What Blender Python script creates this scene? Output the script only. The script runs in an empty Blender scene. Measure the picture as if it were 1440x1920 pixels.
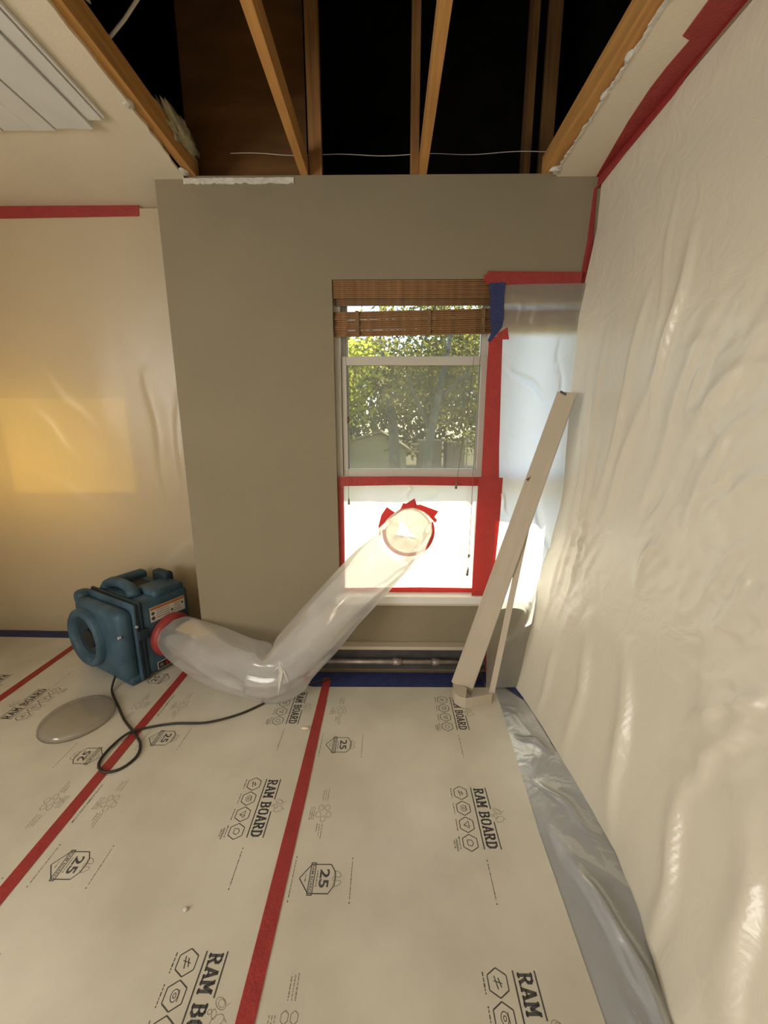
import bpy, bmesh, math, random
import numpy as np
from mathutils import Vector, Matrix

random.seed(7)
rng = np.random.default_rng(11)
SC = bpy.context.scene
COL = SC.collection
R = math.radians

# ------------------------------------------------------------------ camera
cam_d = bpy.data.cameras.new('camera')
cam = bpy.data.objects.new('camera', cam_d)
COL.objects.link(cam)
cam_d.sensor_fit = 'VERTICAL'
cam_d.sensor_height = 36.0
cam_d.lens = 735.0 / 1920.0 * 36.0
cam_d.clip_start = 0.02
cam_d.clip_end = 300
cam.location = (0, 0, 1.525)
cam.rotation_euler = (R(90 - 12.1), 0, R(0.62))
SC.camera = cam

# ------------------------------------------------------------------ world, sun, lights
W = bpy.data.worlds.new('world')
SC.world = W
W.use_nodes = True
wt = W.node_tree
sky = wt.nodes.new('ShaderNodeTexSky')
sky.sky_type = 'NISHITA'
sky.sun_disc = False
sky.sun_elevation = R(60)
sky.sun_rotation = R(-20)
sky.air_density = 1.0
sky.dust_density = 0.6
wt.links.new(sky.outputs[0], wt.nodes['Background'].inputs[0])
wt.nodes['Background'].inputs[1].default_value = 0.85


def add_light(name, kind, loc, energy, color, direction=None, **kw):
    d = bpy.data.lights.new(name, kind)
    d.energy = energy
    d.color = color
    for k, v in kw.items():
        setattr(d, k, v)
    o = bpy.data.objects.new(name, d)
    COL.objects.link(o)
    o.location = loc
    if direction is not None:
        o.rotation_euler = Vector(direction).to_track_quat('-Z', 'Y').to_euler()
    return o


add_light('sun', 'SUN', (2, 12, 15), 18.0, (1.0, 0.93, 0.78), (-0.13, -0.5, -0.86), angle=R(0.6))
# area fill light added at the left wall, behind the camera
add_light('left_fill_light', 'AREA', (-3.0, -1.2, 1.45), 104, (1.0, 0.97, 0.91), (1, 0, 0),
          shape='RECTANGLE', size=2.0, size_y=1.3)

SC.view_settings.view_transform = 'Standard'
SC.view_settings.look = 'None'
SC.view_settings.gamma = 1.0
SC.view_settings.use_curve_mapping = False
SC.view_settings.exposure = 0.0
SC.cycles.max_bounces = 10
SC.cycles.transparent_max_bounces = 24
SC.cycles.transmission_bounces = 8
SC.cycles.sample_clamp_indirect = 24.0
SC.cycles.caustics_reflective = False
SC.cycles.caustics_refractive = False


# ------------------------------------------------------------------ materials
def srgb(r, g, b):
    f = lambda c: (c / 255 / 12.92) if c / 255 <= 0.04045 else ((c / 255 + 0.055) / 1.055) ** 2.4
    return (f(r), f(g), f(b))


def nt_new(name):
    m = bpy.data.materials.new(name)
    m.use_nodes = True
    t = m.node_tree
    for n in list(t.nodes):
        t.nodes.remove(n)
    out = t.nodes.new('ShaderNodeOutputMaterial')
    return m, t, out


def noise_color(t, base, var, scale, detail=5.0, stretch=None, second=None):
    tc = t.nodes.new('ShaderNodeTexCoord')
    mp = t.nodes.new('ShaderNodeMapping')
    t.links.new(tc.outputs['Object'], mp.inputs[0])
    if stretch:
        mp.inputs['Scale'].default_value = stretch
    nz = t.nodes.new('ShaderNodeTexNoise')
    nz.inputs['Scale'].default_value = scale
    nz.inputs['Detail'].default_value = detail
    t.links.new(mp.outputs[0], nz.inputs['Vector'])
    cr = t.nodes.new('ShaderNodeValToRGB')
    a = tuple(max(0, c * (1 - var)) for c in base)
    b = second if second else tuple(min(1, c * (1 + var)) for c in base)
    cr.color_ramp.elements[0].color = (*a, 1)
    cr.color_ramp.elements[0].position = 0.3
    cr.color_ramp.elements[1].color = (*b, 1)
    cr.color_ramp.elements[1].position = 0.72
    t.links.new(nz.outputs['Fac'], cr.inputs[0])
    return cr.outputs[0], nz, mp


def bump_of(t, src, strength, dist=0.01):
    b = t.nodes.new('ShaderNodeBump')
    b.inputs['Strength'].default_value = strength
    b.inputs['Distance'].default_value = dist
    t.links.new(src, b.inputs['Height'])
    return b.outputs[0]


def pm(name, base, rough=0.6, var=0.08, scale=8.0, bump=0.0, stretch=None, spec=0.4, metal=0.0, second=None, detail=5.0, bscale=None):
    m, t, out = nt_new(name)
    p = t.nodes.new('ShaderNodeBsdfPrincipled')
    c, nz, mp = noise_color(t, base, var, scale, detail, stretch, second)
    t.links.new(c, p.inputs['Base Color'])
    p.inputs['Roughness'].default_value = rough
    p.inputs['Specular IOR Level'].default_value = spec
    p.inputs['Metallic'].default_value = metal
    if bump:
        src = nz
        if bscale:
            src = t.nodes.new('ShaderNodeTexNoise')
            src.inputs['Scale'].default_value = bscale
            src.inputs['Detail'].default_value = 4
            t.links.new(mp.outputs[0], src.inputs['Vector'])
        t.links.new(bump_of(t, src.outputs['Fac'], bump), p.inputs['Normal'])
    t.links.new(p.outputs[0], out.inputs[0])
    return m


def film(name, base, k_trans, k_clear, rough=0.3, gloss=0.08, var=0.05, scale=4.0, bump=0.3, tint=None, bscale=9.0):
    """plastic film: diffuse + translucent + clear + a glossy coat"""
    m, t, out = nt_new(name)
    c, nz, mp = noise_color(t, base, var, scale)
    src = t.nodes.new('ShaderNodeTexNoise')
    src.inputs['Scale'].default_value = bscale
    src.inputs['Detail'].default_value = 3
    src.inputs['Distortion'].default_value = 1.2
    t.links.new(mp.outputs[0], src.inputs['Vector'])
    nrm = bump_of(t, src.outputs['Fac'], bump, 0.02)
    df = t.nodes.new('ShaderNodeBsdfDiffuse')
    tr = t.nodes.new('ShaderNodeBsdfTranslucent')
    t.links.new(c, df.inputs[0])
    if tint:
        tr.inputs[0].default_value = (*tint, 1)
    else:
        t.links.new(c, tr.inputs[0])
    for n in (df, tr):
        t.links.new(nrm, n.inputs['Normal'])
    m1 = t.nodes.new('ShaderNodeMixShader')
    m1.inputs[0].default_value = k_trans
    t.links.new(df.outputs[0], m1.inputs[1])
    t.links.new(tr.outputs[0], m1.inputs[2])
    tp = t.nodes.new('ShaderNodeBsdfTransparent')
    m2 = t.nodes.new('ShaderNodeMixShader')
    m2.inputs[0].default_value = k_clear
    t.links.new(m1.outputs[0], m2.inputs[1])
    t.links.new(tp.outputs[0], m2.inputs[2])
    gl = t.nodes.new('ShaderNodeBsdfGlossy')
    gl.inputs['Roughness'].default_value = rough
    t.links.new(nrm, gl.inputs['Normal'])
    lw = t.nodes.new('ShaderNodeLayerWeight')
    lw.inputs['Blend'].default_value = 0.25
    t.links.new(nrm, lw.inputs['Normal'])
    mu = t.nodes.new('ShaderNodeMath')
    mu.operation = 'MULTIPLY_ADD'
    mu.inputs[1].default_value = 0.35
    mu.inputs[2].default_value = gloss
    t.links.new(lw.outputs['Fresnel'], mu.inputs[0])
    mu.use_clamp = True
    m3 = t.nodes.new('ShaderNodeMixShader')
    t.links.new(mu.outputs[0], m3.inputs[0])
    t.links.new(m2.outputs[0], m3.inputs[1])
    t.links.new(gl.outputs[0], m3.inputs[2])
    t.links.new(m3.outputs[0], out.inputs[0])
    return m


def glass_mat(name, haze, hazecol, tint=1.0):
    m, t, out = nt_new(name)
    c, nz, mp = noise_color(t, hazecol, 0.2, 5.0)
    tp = t.nodes.new('ShaderNodeBsdfTransparent')
    tp.inputs[0].default_value = (tint, tint, tint * 0.97, 1)
    tr = t.nodes.new('ShaderNodeBsdfTranslucent')
    t.links.new(c, tr.inputs[0])
    m1 = t.nodes.new('ShaderNodeMixShader')
    m1.inputs[0].default_value = haze
    t.links.new(tp.outputs[0], m1.inputs[1])
    t.links.new(tr.outputs[0], m1.inputs[2])
    gl = t.nodes.new('ShaderNodeBsdfGlossy')
    gl.inputs['Roughness'].default_value = 0.02
    m2 = t.nodes.new('ShaderNodeMixShader')
    m2.inputs[0].default_value = 0.02
    t.links.new(m1.outputs[0], m2.inputs[1])
    t.links.new(gl.outputs[0], m2.inputs[2])
    t.links.new(m2.outputs[0], out.inputs[0])
    return m


def leaf_mat(name, base, tint, k=0.5):
    m, t, out = nt_new(name)
    c, nz, mp = noise_color(t, base, 0.35, 3.0)
    df = t.nodes.new('ShaderNodeBsdfDiffuse')
    tr = t.nodes.new('ShaderNodeBsdfTranslucent')
    t.links.new(c, df.inputs[0])
    tr.inputs[0].default_value = (*tint, 1)
    m1 = t.nodes.new('ShaderNodeMixShader')
    m1.inputs[0].default_value = k
    t.links.new(df.outputs[0], m1.inputs[1])
    t.links.new(tr.outputs[0], m1.inputs[2])
    t.links.new(m1.outputs[0], out.inputs[0])
    return m


def emit_mat(name, col, s):
    m, t, out = nt_new(name)
    e = t.nodes.new('ShaderNodeEmission')
    e.inputs[0].default_value = (*col, 1)
    e.inputs[1].default_value = s
    t.links.new(e.outputs[0], out.inputs[0])
    return m


M = {}
M['grey_wall'] = pm('grey_wall_paint', (0.26, 0.225, 0.157), 0.85, 0.03, 3, 0.05, bscale=160, spec=0.2)
M['cream'] = pm('cream_paint', (0.66, 0.60, 0.50), 0.85, 0.03, 3, 0.05, bscale=140, spec=0.2)
M['ceil'] = pm('ceiling_paint', (0.76, 0.68, 0.54), 0.9, 0.04, 3, 0.06, bscale=120, spec=0.15)
M['gypsum'] = pm('torn_gypsum', (0.62, 0.60, 0.54), 0.95, 0.15, 40, 0.5)
M['subfloor'] = pm('subfloor_wood', (0.25, 0.19, 0.12), 0.8, 0.15, 6)
M['black'] = pm('attic_darkness', (0.012, 0.011, 0.010), 0.95, 0.3, 5, spec=0.05)  # unlit dark of the attic put into the colour
M['joist'] = pm('joist_pine', (0.50, 0.255, 0.075), 0.75, 0.22, 5, 0.2, stretch=(9, 0.7, 9))
M['joist_shaded'] = pm('shaded_pine', (0.30, 0.15, 0.05), 0.85, 0.25, 5, 0.2, stretch=(9, 9, 0.7))  # darker pine: attic shade on the posts put into the colour
M['plywood'] = pm('brown_plywood', (0.16, 0.075, 0.022), 0.85, 0.3, 3, 0.15, stretch=(1, 1, 4))
M['insul'] = pm('insulation_wool', (0.45, 0.40, 0.26), 1.0, 0.3, 25, 1.0)
M['cable'] = pm('cable_sheath', (0.55, 0.52, 0.46), 0.5, 0.1, 20)
M['board'] = pm('kraft_board', (0.56, 0.525, 0.435), 0.38, 0.14, 2.2, 0.05, spec=0.85, bscale=30, detail=8, second=(0.68, 0.65, 0.56))
M['ink'] = pm('print_ink', (0.065, 0.066, 0.066), 0.7, 0.3, 30)
M['ink_light'] = pm('pale_print_ink', (0.23, 0.21, 0.165), 0.75, 0.3, 30)
M['red'] = film('red_tape', (0.52, 0.085, 0.080), 0.5, 0.0, 0.35, 0.03, 0.1, 20, 0.25, bscale=60, tint=(0.95, 0.06, 0.06))
M['blue'] = film('blue_tape', (0.042, 0.055, 0.17), 0.2, 0.0, 0.5, 0.02, 0.15, 20, 0.3, bscale=50)
M['film_right'] = film('milky_film', (0.82, 0.77, 0.64), 0.18, 0.02, 0.36, 0.09, 0.04, 1.5, 0.30, bscale=8)
M['film_left'] = film('milky_film_thin', (0.80, 0.70, 0.52), 0.42, 0.06, 0.34, 0.04, 0.03, 1.5, 0.12, bscale=4)
M['film_window'] = film('milky_film_on_window', (0.92, 0.91, 0.85), 0.85, 0.0, 0.3, 0.05, 0.03, 2, 0.3, bscale=7)
M['bend_highlight'] = film('bend_highlight_film', (0.95, 0.95, 0.95), 0.2, 0.0, 0.15, 0.25, 0.02, 5, 0.3, bscale=20)  # white of the slivers that stand in for a highlight
M['film_sash'] = film('milky_film_on_sash', (0.70, 0.65, 0.50), 0.7, 0.0, 0.3, 0.05, 0.03, 2, 0.3, bscale=7)
M['film_mouth'] = film('gathered_film', (0.56, 0.50, 0.33), 0.6, 0.0, 0.3, 0.05, 0.08, 6, 0.4, bscale=12)
M['film_floor'] = film('silver_film', (0.36, 0.375, 0.40), 0.1, 0.0, 0.30, 0.14, 0.06, 3, 0.22, bscale=10)
M['film_duct'] = film('clear_film', (0.95, 0.95, 0.96), 0.55, 0.50, 0.12, 0.04, 0.03, 3, 0.06, bscale=8)
M['bag'] = film('frosted_plastic', (0.44, 0.41, 0.35), 0.5, 0.58, 0.12, 0.05, 0.02, 3, 0.05)
M['white'] = pm('white_vinyl', (0.55, 0.53, 0.48), 0.4, 0.03, 6)
M['white_gloss'] = pm('white_trim_paint', (0.78, 0.77, 0.74), 0.35, 0.03, 6)
M['glass_up'] = glass_mat('dimmed_window_glass', 0.02, (0.8, 0.85, 0.9), 0.85)  # tint added to dim the bright view outside
M['glass_clear'] = glass_mat('clear_window_glass', 0.02, (0.8, 0.85, 0.9), 0.95)
M['glass_low'] = glass_mat('dusty_window_glass', 0.12, (0.66, 0.58, 0.36), 0.78)  # besides the dusty haze, a tint added to dim the view outside
M['bamboo'] = pm('bamboo_slat', (0.25, 0.135, 0.062), 0.7, 0.25, 30, 0.2, spec=0.15)
M['bamboo_dark'] = pm('bamboo_dark', (0.20, 0.115, 0.055), 0.7, 0.25, 30)
M['ribbon'] = pm('woven_ribbon', (0.10, 0.055, 0.03), 0.8, 0.2, 40)
M['amber_shade'] = film('amber_shade_cloth', (0.75, 0.50, 0.16), 0.8, 0.0, 0.5, 0.0, 0.1, 20, 0.1, tint=(0.85, 0.66, 0.23))
M['cord'] = pm('shade_cord', (0.22, 0.17, 0.12), 0.7, 0.1, 30)
M['blower'] = pm('blue_moulded_plastic', (0.044, 0.092, 0.138), 0.5, 0.32, 9, 0.12, bscale=60, spec=0.35)
M['blower_dark'] = pm('dark_blue_plastic', (0.018, 0.035, 0.05), 0.55, 0.2, 12, spec=0.3)
M['hole_black'] = pm('black_plastic', (0.010, 0.012, 0.014), 0.6, 0.2, 10)
M['label_white'] = pm('label_white', (0.62, 0.60, 0.55), 0.5, 0.05, 20)
M['label_orange'] = pm('label_orange', (0.45, 0.16, 0.05), 0.5, 0.1, 20)
M['label_red'] = pm('label_red', (0.35, 0.02, 0.02), 0.5, 0.1, 20)
M['rubber'] = pm('cord_rubber', (0.030, 0.026, 0.020), 0.6, 0.2, 20)
M['taupe_metal'] = pm('painted_metal', (0.52, 0.455, 0.365), 0.42, 0.04, 5, 0.03, spec=0.45)
M['heater_grey'] = pm('heater_steel', (0.10, 0.095, 0.092), 0.5, 0.25, 10, metal=0.3)
M['copper'] = pm('dusty_copper_pipe', (0.30, 0.25, 0.23), 0.4, 0.25, 25, metal=0.5)
M['crumb'] = pm('drywall_crumb', (0.68, 0.60, 0.48), 0.9, 0.1, 40)
M['slat_white'] = pm('white_slat_paint', (0.70, 0.70, 0.68), 0.5, 0.06, 4, 0.05, bscale=40)
M['lamp_glass'] = emit_mat('lamp_glass', (1.0, 0.80, 0.55), 3.0)  # glow of the added fill lamp
M['bark'] = pm('pale_bark', (0.22, 0.19, 0.13), 0.9, 0.35, 6, 0.5)
M['leaf_a'] = leaf_mat('leaf_yellow_green', (0.14, 0.16, 0.03), (0.62, 0.64, 0.09), 0.6)
M['leaf_b'] = leaf_mat('leaf_olive', (0.10, 0.10, 0.032), (0.36, 0.33, 0.07), 0.5)
M['leaf_c'] = leaf_mat('leaf_shaded', (0.085, 0.085, 0.034), (0.24, 0.21, 0.06), 0.45)  # darker leaf colour standing in for foliage in shade
M['stucco'] = pm('olive_stucco', (0.34, 0.29, 0.14), 0.9, 0.06, 2)
M['stucco_b'] = pm('tan_stucco', (0.22, 0.16, 0.09), 0.9, 0.06, 2)
M['roof'] = pm('roof_shingle', (0.26, 0.21, 0.11), 0.9, 0.2, 6)
M['fence'] = pm('dark_fence_wood', (0.10, 0.085, 0.05), 0.9, 0.2, 6)
M['drive'] = pm('sandy_ground', (0.13, 0.10, 0.038), 0.95, 0.15, 0.7)
M['rail'] = pm('pale_rail', (0.45, 0.38, 0.20), 0.8, 0.1, 4)


# ------------------------------------------------------------------ mesh helpers
class MB:
    def __init__(self):
        self.v, self.f = [], []

    def add(self, vs, fs):
        n = len(self.v)
        self.v += [tuple(p) for p in vs]
        self.f += [tuple(i + n for i in q) for q in fs]
        return self

    def box(self, x0, x1, y0, y1, z0, z1):
        vs = [(x, y, z) for z in (z0, z1) for y in (y0, y1) for x in (x0, x1)]
        return self.add(vs, [(0, 2, 3, 1), (4, 5, 7, 6), (0, 1, 5, 4), (2, 6, 7, 3), (0, 4, 6, 2), (1, 3, 7, 5)])

    def slab(self, a, b, c, d, th):
        """quad a b c d (in order round the edge) with thickness vector th"""
        q = [Vector(p) for p in (a, b, c, d)]
        th = Vector(th)
        vs = q + [p + th for p in q]
        return self.add(vs, [(0, 1, 2, 3), (7, 6, 5, 4), (0, 4, 5, 1), (1, 5, 6, 2), (2, 6, 7, 3), (3, 7, 4, 0)])

    def tube(self, pts, r, n=10, cap=True):
        pts = [Vector(p) for p in pts]
        rs = r if isinstance(r, (list, tuple)) else [r] * len(pts)
        base = len(self.v)
        ref = None
        for i, p in enumerate(pts):
            t = (pts[min(i + 1, len(pts) - 1)] - pts[max(i - 1, 0)]).normalized()
            if ref is None:
                ref = t.orthogonal().normalized()
            ref = (ref - t * ref.dot(t)).normalized()
            b = t.cross(ref)
            for k in range(n):
                a = 2 * math.pi * k / n
                self.v.append(tuple(p + (ref * math.cos(a) + b * math.sin(a)) * rs[i]))
        for i in range(len(pts) - 1):
            for k in range(n):
                a0 = base + i * n + k
                a1 = base + i * n + (k + 1) % n
                self.f.append((a0, a1, a1 + n, a0 + n))
        if cap:
            self.f.append(tuple(base + k for k in reversed(range(n))))
            e = base + (len(pts) - 1) * n
            self.f.append(tuple(e + k for k in range(n)))
        return self

    def prism(self, poly, z0, z1):
        n = len(poly)
        vs = [(x, y, z0) for x, y in poly] + [(x, y, z1) for x, y in poly]
        fs = [tuple(reversed(range(n))), tuple(range(n, 2 * n))]
        fs += [(i, (i + 1) % n, n + (i + 1) % n, n + i) for i in range(n)]
        return self.add(vs, fs)

    def mesh(self, name, mat, smooth=False, bevel=0.0):
        me = bpy.data.meshes.new(name)
        me.from_pydata(self.v, [], self.f)
        bm = bmesh.new()
        bm.from_mesh(me)
        if bevel:
            bmesh.ops.bevel(bm, geom=[e for e in bm.edges], offset=bevel, segments=2, affect='EDGES', profile=0.6)
        bmesh.ops.recalc_face_normals(bm, faces=bm.faces)
        bm.to_mesh(me)
        bm.free()
        me.materials.append(mat)
        if smooth:
            me.polygons.foreach_set('use_smooth', [True] * len(me.polygons))
        return me

    def build(self, name, mat, parent=None, smooth=False, bevel=0.0):
        return link(name, self.mesh(name, mat, smooth, bevel), parent)


def link(name, me, parent=None, loc=None, rot=None):
    o = bpy.data.objects.new(name, me)
    COL.objects.link(o)
    if parent:
        o.parent = parent
    if loc is not None:
        o.location = loc
    if rot is not None:
        o.rotation_euler = rot
    return o


def tag(o, label=None, cat=None, group=None, kind=None):
    if label:
        o['label'] = label
    if cat:
        o['category'] = cat
    if group:
        o['group'] = group
    if kind:
        o['kind'] = kind
    return o


def thing(name, label, cat, loc=(0, 0, 0), rz=0, group=None):
    o = bpy.data.objects.new(name, None)
    COL.objects.link(o)
    o.empty_display_size = 0.05
    o.location = loc
    o.rotation_euler = (0, 0, rz)
    return tag(o, label, cat, group)


def struct(o, label=None):
    return tag(o, label, None, None, 'structure')


def B(x0, x1, y0, y1, z0, z1):
    return MB().box(x0, x1, y0, y1, z0, z1)


# value noise on numpy arrays
_perm = rng.random((256, 256))


def vnoise(x, y):
    xi = np.floor(x).astype(int)
    yi = np.floor(y).astype(int)
    fx = x - xi
    fy = y - yi
    fx = fx * fx * (3 - 2 * fx)
    fy = fy * fy * (3 - 2 * fy)
    g = lambda a, b: _perm[a % 256, b % 256]
    return (g(xi, yi) * (1 - fx) + g(xi + 1, yi) * fx) * (1 - fy) + (g(xi, yi + 1) * (1 - fx) + g(xi + 1, yi + 1) * fx) * fy


def fbm(x, y, o=4):
    s, a, tot = 0, 1, 0
    for k in range(o):
        s = s + a * vnoise(x * 2 ** k + 17.3 * k, y * 2 ** k + 5.1 * k)
        tot += a
        a *= 0.5
    return s / tot - 0.5


def ridge(x, y, o=3):
    s, a, tot = 0, 1, 0
    for k in range(o):
        s = s + a * (1 - np.abs(2 * vnoise(x * 2 ** k + 9.7 * k, y * 2 ** k + 3.3 * k) - 1)) ** 2
        tot += a
        a *= 0.5
    return s / tot


def fold(u, v, p0, p1, amp, w, sharp=1.0):
    """a ridge along the segment p0-p1 in sheet coordinates, tapering to both ends"""
    d = np.array([p1[0] - p0[0], p1[1] - p0[1]])
    L = np.hypot(*d)
    d = d / L
    a = ((u - p0[0]) * d[0] + (v - p0[1]) * d[1]) / L
    c = -(u - p0[0]) * d[1] + (v - p0[1]) * d[0]
    c = c + 0.012 * np.sin(a * 9 + p0[0] * 20)
    env = np.clip(1 - np.abs(2 * a - 1), 0, 1) ** 0.6
    prof = np.where(c > 0, np.exp(-(c / w) ** 2), np.exp(-(c / (w * 0.35 / sharp)) ** 2))
    return amp * env * prof


def grid_mesh(name, X, Y, Z, mat, mask=None):
    n, m = X.shape
    vs = np.stack([X, Y, Z], -1).reshape(-1, 3)
    idx = np.arange(n * m).reshape(n, m)
    q = np.stack([idx[:-1, :-1], idx[1:, :-1], idx[1:, 1:], idx[:-1, 1:]], -1).reshape(-1, 4)
    if mask is not None:
        q = q[mask.reshape(-1)[q].all(1)]
        used = np.unique(q)
        remap = -np.ones(n * m, int)
        remap[used] = np.arange(len(used))
        vs = vs[used]
        q = remap[q]
    me = bpy.data.meshes.new(name)
    me.from_pydata(vs.tolist(), [], q.tolist())
    me.materials.append(mat)
    me.polygons.foreach_set('use_smooth', [True] * len(me.polygons))
    me.update()
    return me


# ------------------------------------------------------------------ the room shell
CZ = 2.745            # ceiling height
YB = 2.26             # face of the grey wall with the window
XL, XR = -1.175, 1.06
WX0, WX1, WZ0, WZ1 = -0.298, 1.02, 0.525, 2.285

struct(B(-3.2, 1.2, -2.5, 3.1, -0.12, 0.0).build('floor', M['subfloor']))
wb = MB()
wb.box(XL, WX0, YB, 2.42, 0, CZ + 0.013)
wb.box(WX1, 1.2, YB, 2.42, 0, CZ + 0.013)
wb.box(WX0, WX1, YB, 2.42, WZ1, CZ + 0.013)
wb.box(WX0, WX1, YB, 2.42, 0, WZ0 - 0.05)
wb.box(XL, XL + 0.1, 2.42, 3.1, 0, CZ + 0.013)
struct(wb.build('wall_back', M['grey_wall']))
wr = MB()
wr.box(XR, 1.2, -2.5, YB, 0, CZ + 0.013)
struct(wr.build('wall_right', M['cream']))
wl = MB()
LX0, LX1, LZ0, LZ1 = -2.95, -1.88, 1.0, 1.95
wl.box(-3.2, LX0, 2.95, 3.1, 0, CZ)
wl.box(LX1, XL, 2.95, 3.1, 0, CZ)
wl.box(LX0, LX1, 2.95, 3.1, 0, LZ0)
wl.box(LX0, LX1, 2.95, 3.1, LZ1, CZ)
struct(wl.build('wall_alcove', M['cream']))
struct(B(-3.2, -3.08, -2.5, 2.95, 0, CZ).build('wall_left', M['cream']))
struct(B(-3.2, 1.2, -2.5, -2.38, 0, CZ).build('wall_rear', M['cream']))

# ceiling: a sheet with a torn, ragged opening (x -1.0 .. 0.82, y 0.15 .. 2.26)


def ragged(p0, p1, n, j):
    out = []
    for i in range(n + 1):
        t = i / n
        x = p0[0] + (p1[0] - p0[0]) * t
        y = p0[1] + (p1[1] - p0[1]) * t
        if 0 < i < n:
            x += random.uniform(-j, j)
        out.append((x, y))
    return out


cl = MB()
edge = ragged((-1.0, 0.15), (-1.0, 1.75), 26, 0.002) + ragged((-1.0, 1.80), (-1.018, 2.24), 12, 0.006) + [(-1.03, 2.262)]
cl.prism([(-3.2, 0.15)] + edge + [(-1.175, 2.262), (-1.175, 2.95), (-3.2, 2.95)], CZ, CZ + 0.0125)
edge = ragged((0.82, 2.245), (0.80, 0.15), 46, 0.005)
cl.prism([(1.06, 0.15), (1.06, 2.262)] + [(0.835, 2.262)] + edge, CZ, CZ + 0.0125)
cl.box(-3.2, 1.06, -2.5, 0.15, CZ, CZ + 0.0125)
ceil_o = struct(cl.build('ceiling', M['ceil']))
te = MB()
rows = []
for i in range(151):
    y_ = 0.15 + 2.09 * i / 150
    rows.append((y_, 0.802 + 0.010 * i / 150 + random.uniform(-0.006, 0.004), 0.818 + random.uniform(-0.003, 0.004), CZ - random.uniform(0.001, 0.005)))
for (ya, a0, a1, za), (yb, b0, b1, zb) in zip(rows[:-1], rows[1:]):
    te.slab((a0, ya, za), (b0, yb, zb), (b1, yb, zb), (a1, ya, za), (0, 0, 0.006))
te.build('torn_edge', M['gypsum'], ceil_o)

# attic shell above the opening (black stands in for the dark of the attic)
at = MB()
at.box(-3.2, 3.2, -2.5, 3.2, 4.4, 4.45)
at.box(-3.2, 3.2, 3.15, 3.2, 2.75, 4.45)
at.box(-3.25, -3.2, -2.5, 3.2, 2.745, 4.45)
at.box(3.2, 3.25, -2.5, 3.2, 2.745, 4.45)
at.box(-3.2, 3.2, -2.55, -2.5, 2.745, 4.45)
at.box(1.2, 3.2, -2.5, 3.2, 2.74, 2.76)
at.box(-1.35, 3.2, 2.43, 3.2, 2.75, 2.765)  # unseen overhang, its depth shaped to keep sun off the upper window
at.box(-3.2, -1.2, 2.95, 3.2, 2.75, 2.765)
struct(at.build('ceiling_attic_roof', M['black']))

# ceiling joists and posts in the opening
JZ = CZ + 0.0128
joists = [(-1.008, -0.966, 'orange pine ceiling joist along the left edge of the torn opening'),
          (-0.442, -0.404, 'orange pine ceiling joist left of centre, beside the brown plywood'),
          (0.150, 0.188, 'orange pine ceiling joist right of centre in the open ceiling'),
          (0.768, 0.818, 'orange pine ceiling joist along the right torn drywall edge')]
for x0, x1, lab in joists:
    o = B(x0, x1, 0.0, 2.30, JZ, JZ + 0.092).build('ceiling_joist', M['joist'], bevel=0.002)
    tag(o, lab, 'joist', 'ceiling joists')
posts = [(-0.400, -0.335, 2.275, 2.315, 'brown upright attic post close behind the left-of-centre joist'),
         (0.108, 0.149, 2.272, 2.36, 'thin upright attic post beside the right-of-centre joist'),
         (0.84, 0.88, 2.85, 2.94, 'dim reddish attic post nearer the middle, right bay'),
         (0.95, 1.03, 2.90, 2.94, 'dim brown attic post next to the right edge joist')]
for x0, x1, y0, y1, lab in posts:
    tag(B(x0, x1, y0, y1, CZ + 0.02, 4.38).build('attic_post', M['joist_shaded'], bevel=0.002), lab, 'post', 'attic posts')
tag(B(-1.06, -0.43, 2.40, 2.418, CZ + 0.02, 4.35).build('plywood_panel', M['plywood']),
    'dark brown plywood panel upright behind the left joist bay', 'panel')


def lump(name, c, rad, mat, amp=0.35, sub=3, freq=9.0):
    bm = bmesh.new()
    bmesh.ops.create_icosphere(bm, subdivisions=sub, radius=1.0)
    vs = np.array([v.co for v in bm.verts])
    k = 1 + amp * 2 * fbm(vs[:, 0] * freq * 0.3 + c[0] * 7 + vs[:, 2] * 2.1, vs[:, 1] * freq * 0.3 + c[1] * 5 + vs[:, 2] * 1.3, 4)
    for v, kk in zip(bm.verts, k):
        v.co = Vector((c[0] + v.co.x * rad[0] * kk, c[1] + v.co.y * rad[1] * kk, c[2] + v.co.z * rad[2] * kk))
    me = bpy.data.meshes.new(name)
    bm.to_mesh(me)
    bm.free()
    me.materials.append(mat)
    me.polygons.foreach_set('use_smooth', [True] * len(me.polygons))
    return link(name, me)


tag(lump('insulation_clump', (-0.975, 2.13, 2.86), (0.035, 0.16, 0.055), M['insul'], 0.8, 4, 16),
    'ragged yellowish insulation on the left joist near the grey wall', 'insulation')
tag(lump('insulation_clump', (-0.985, 1.48, 2.88), (0.045, 0.09, 0.05), M['insul'], 0.7, 3, 14),
    'small insulation clump on the left joist at the top picture edge', 'insulation')
cab = MB()
cab.tube([(-1.02, 1.66, 2.80), (-1.00, 1.70, 2.87), (-0.93, 1.70, 2.93), (-0.84, 1.69, 3.01), (-0.62, 1.66, 3.22), (-0.4, 1.6, 3.5)], 0.006, 8)
tag(cab.build('white_cable', M['cable'], smooth=True), 'pale sheathed cable rising from the left joist into the dark attic', 'cable')
wp = []
for i in range(41):
    t = i / 40
    x = -0.80 + 1.62 * t
    wp.append((x, 2.305, 2.868 + 0.012 * (2 * t - 1) ** 2 + 0.004 * math.sin(t * 23)))
tag(MB().tube(wp, 0.0018, 6).build('attic_wire', M['cable'], smooth=True), 'thin pale wire strung across the attic behind the joists', 'wire')

# torn paper and gypsum left on the edges


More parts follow.
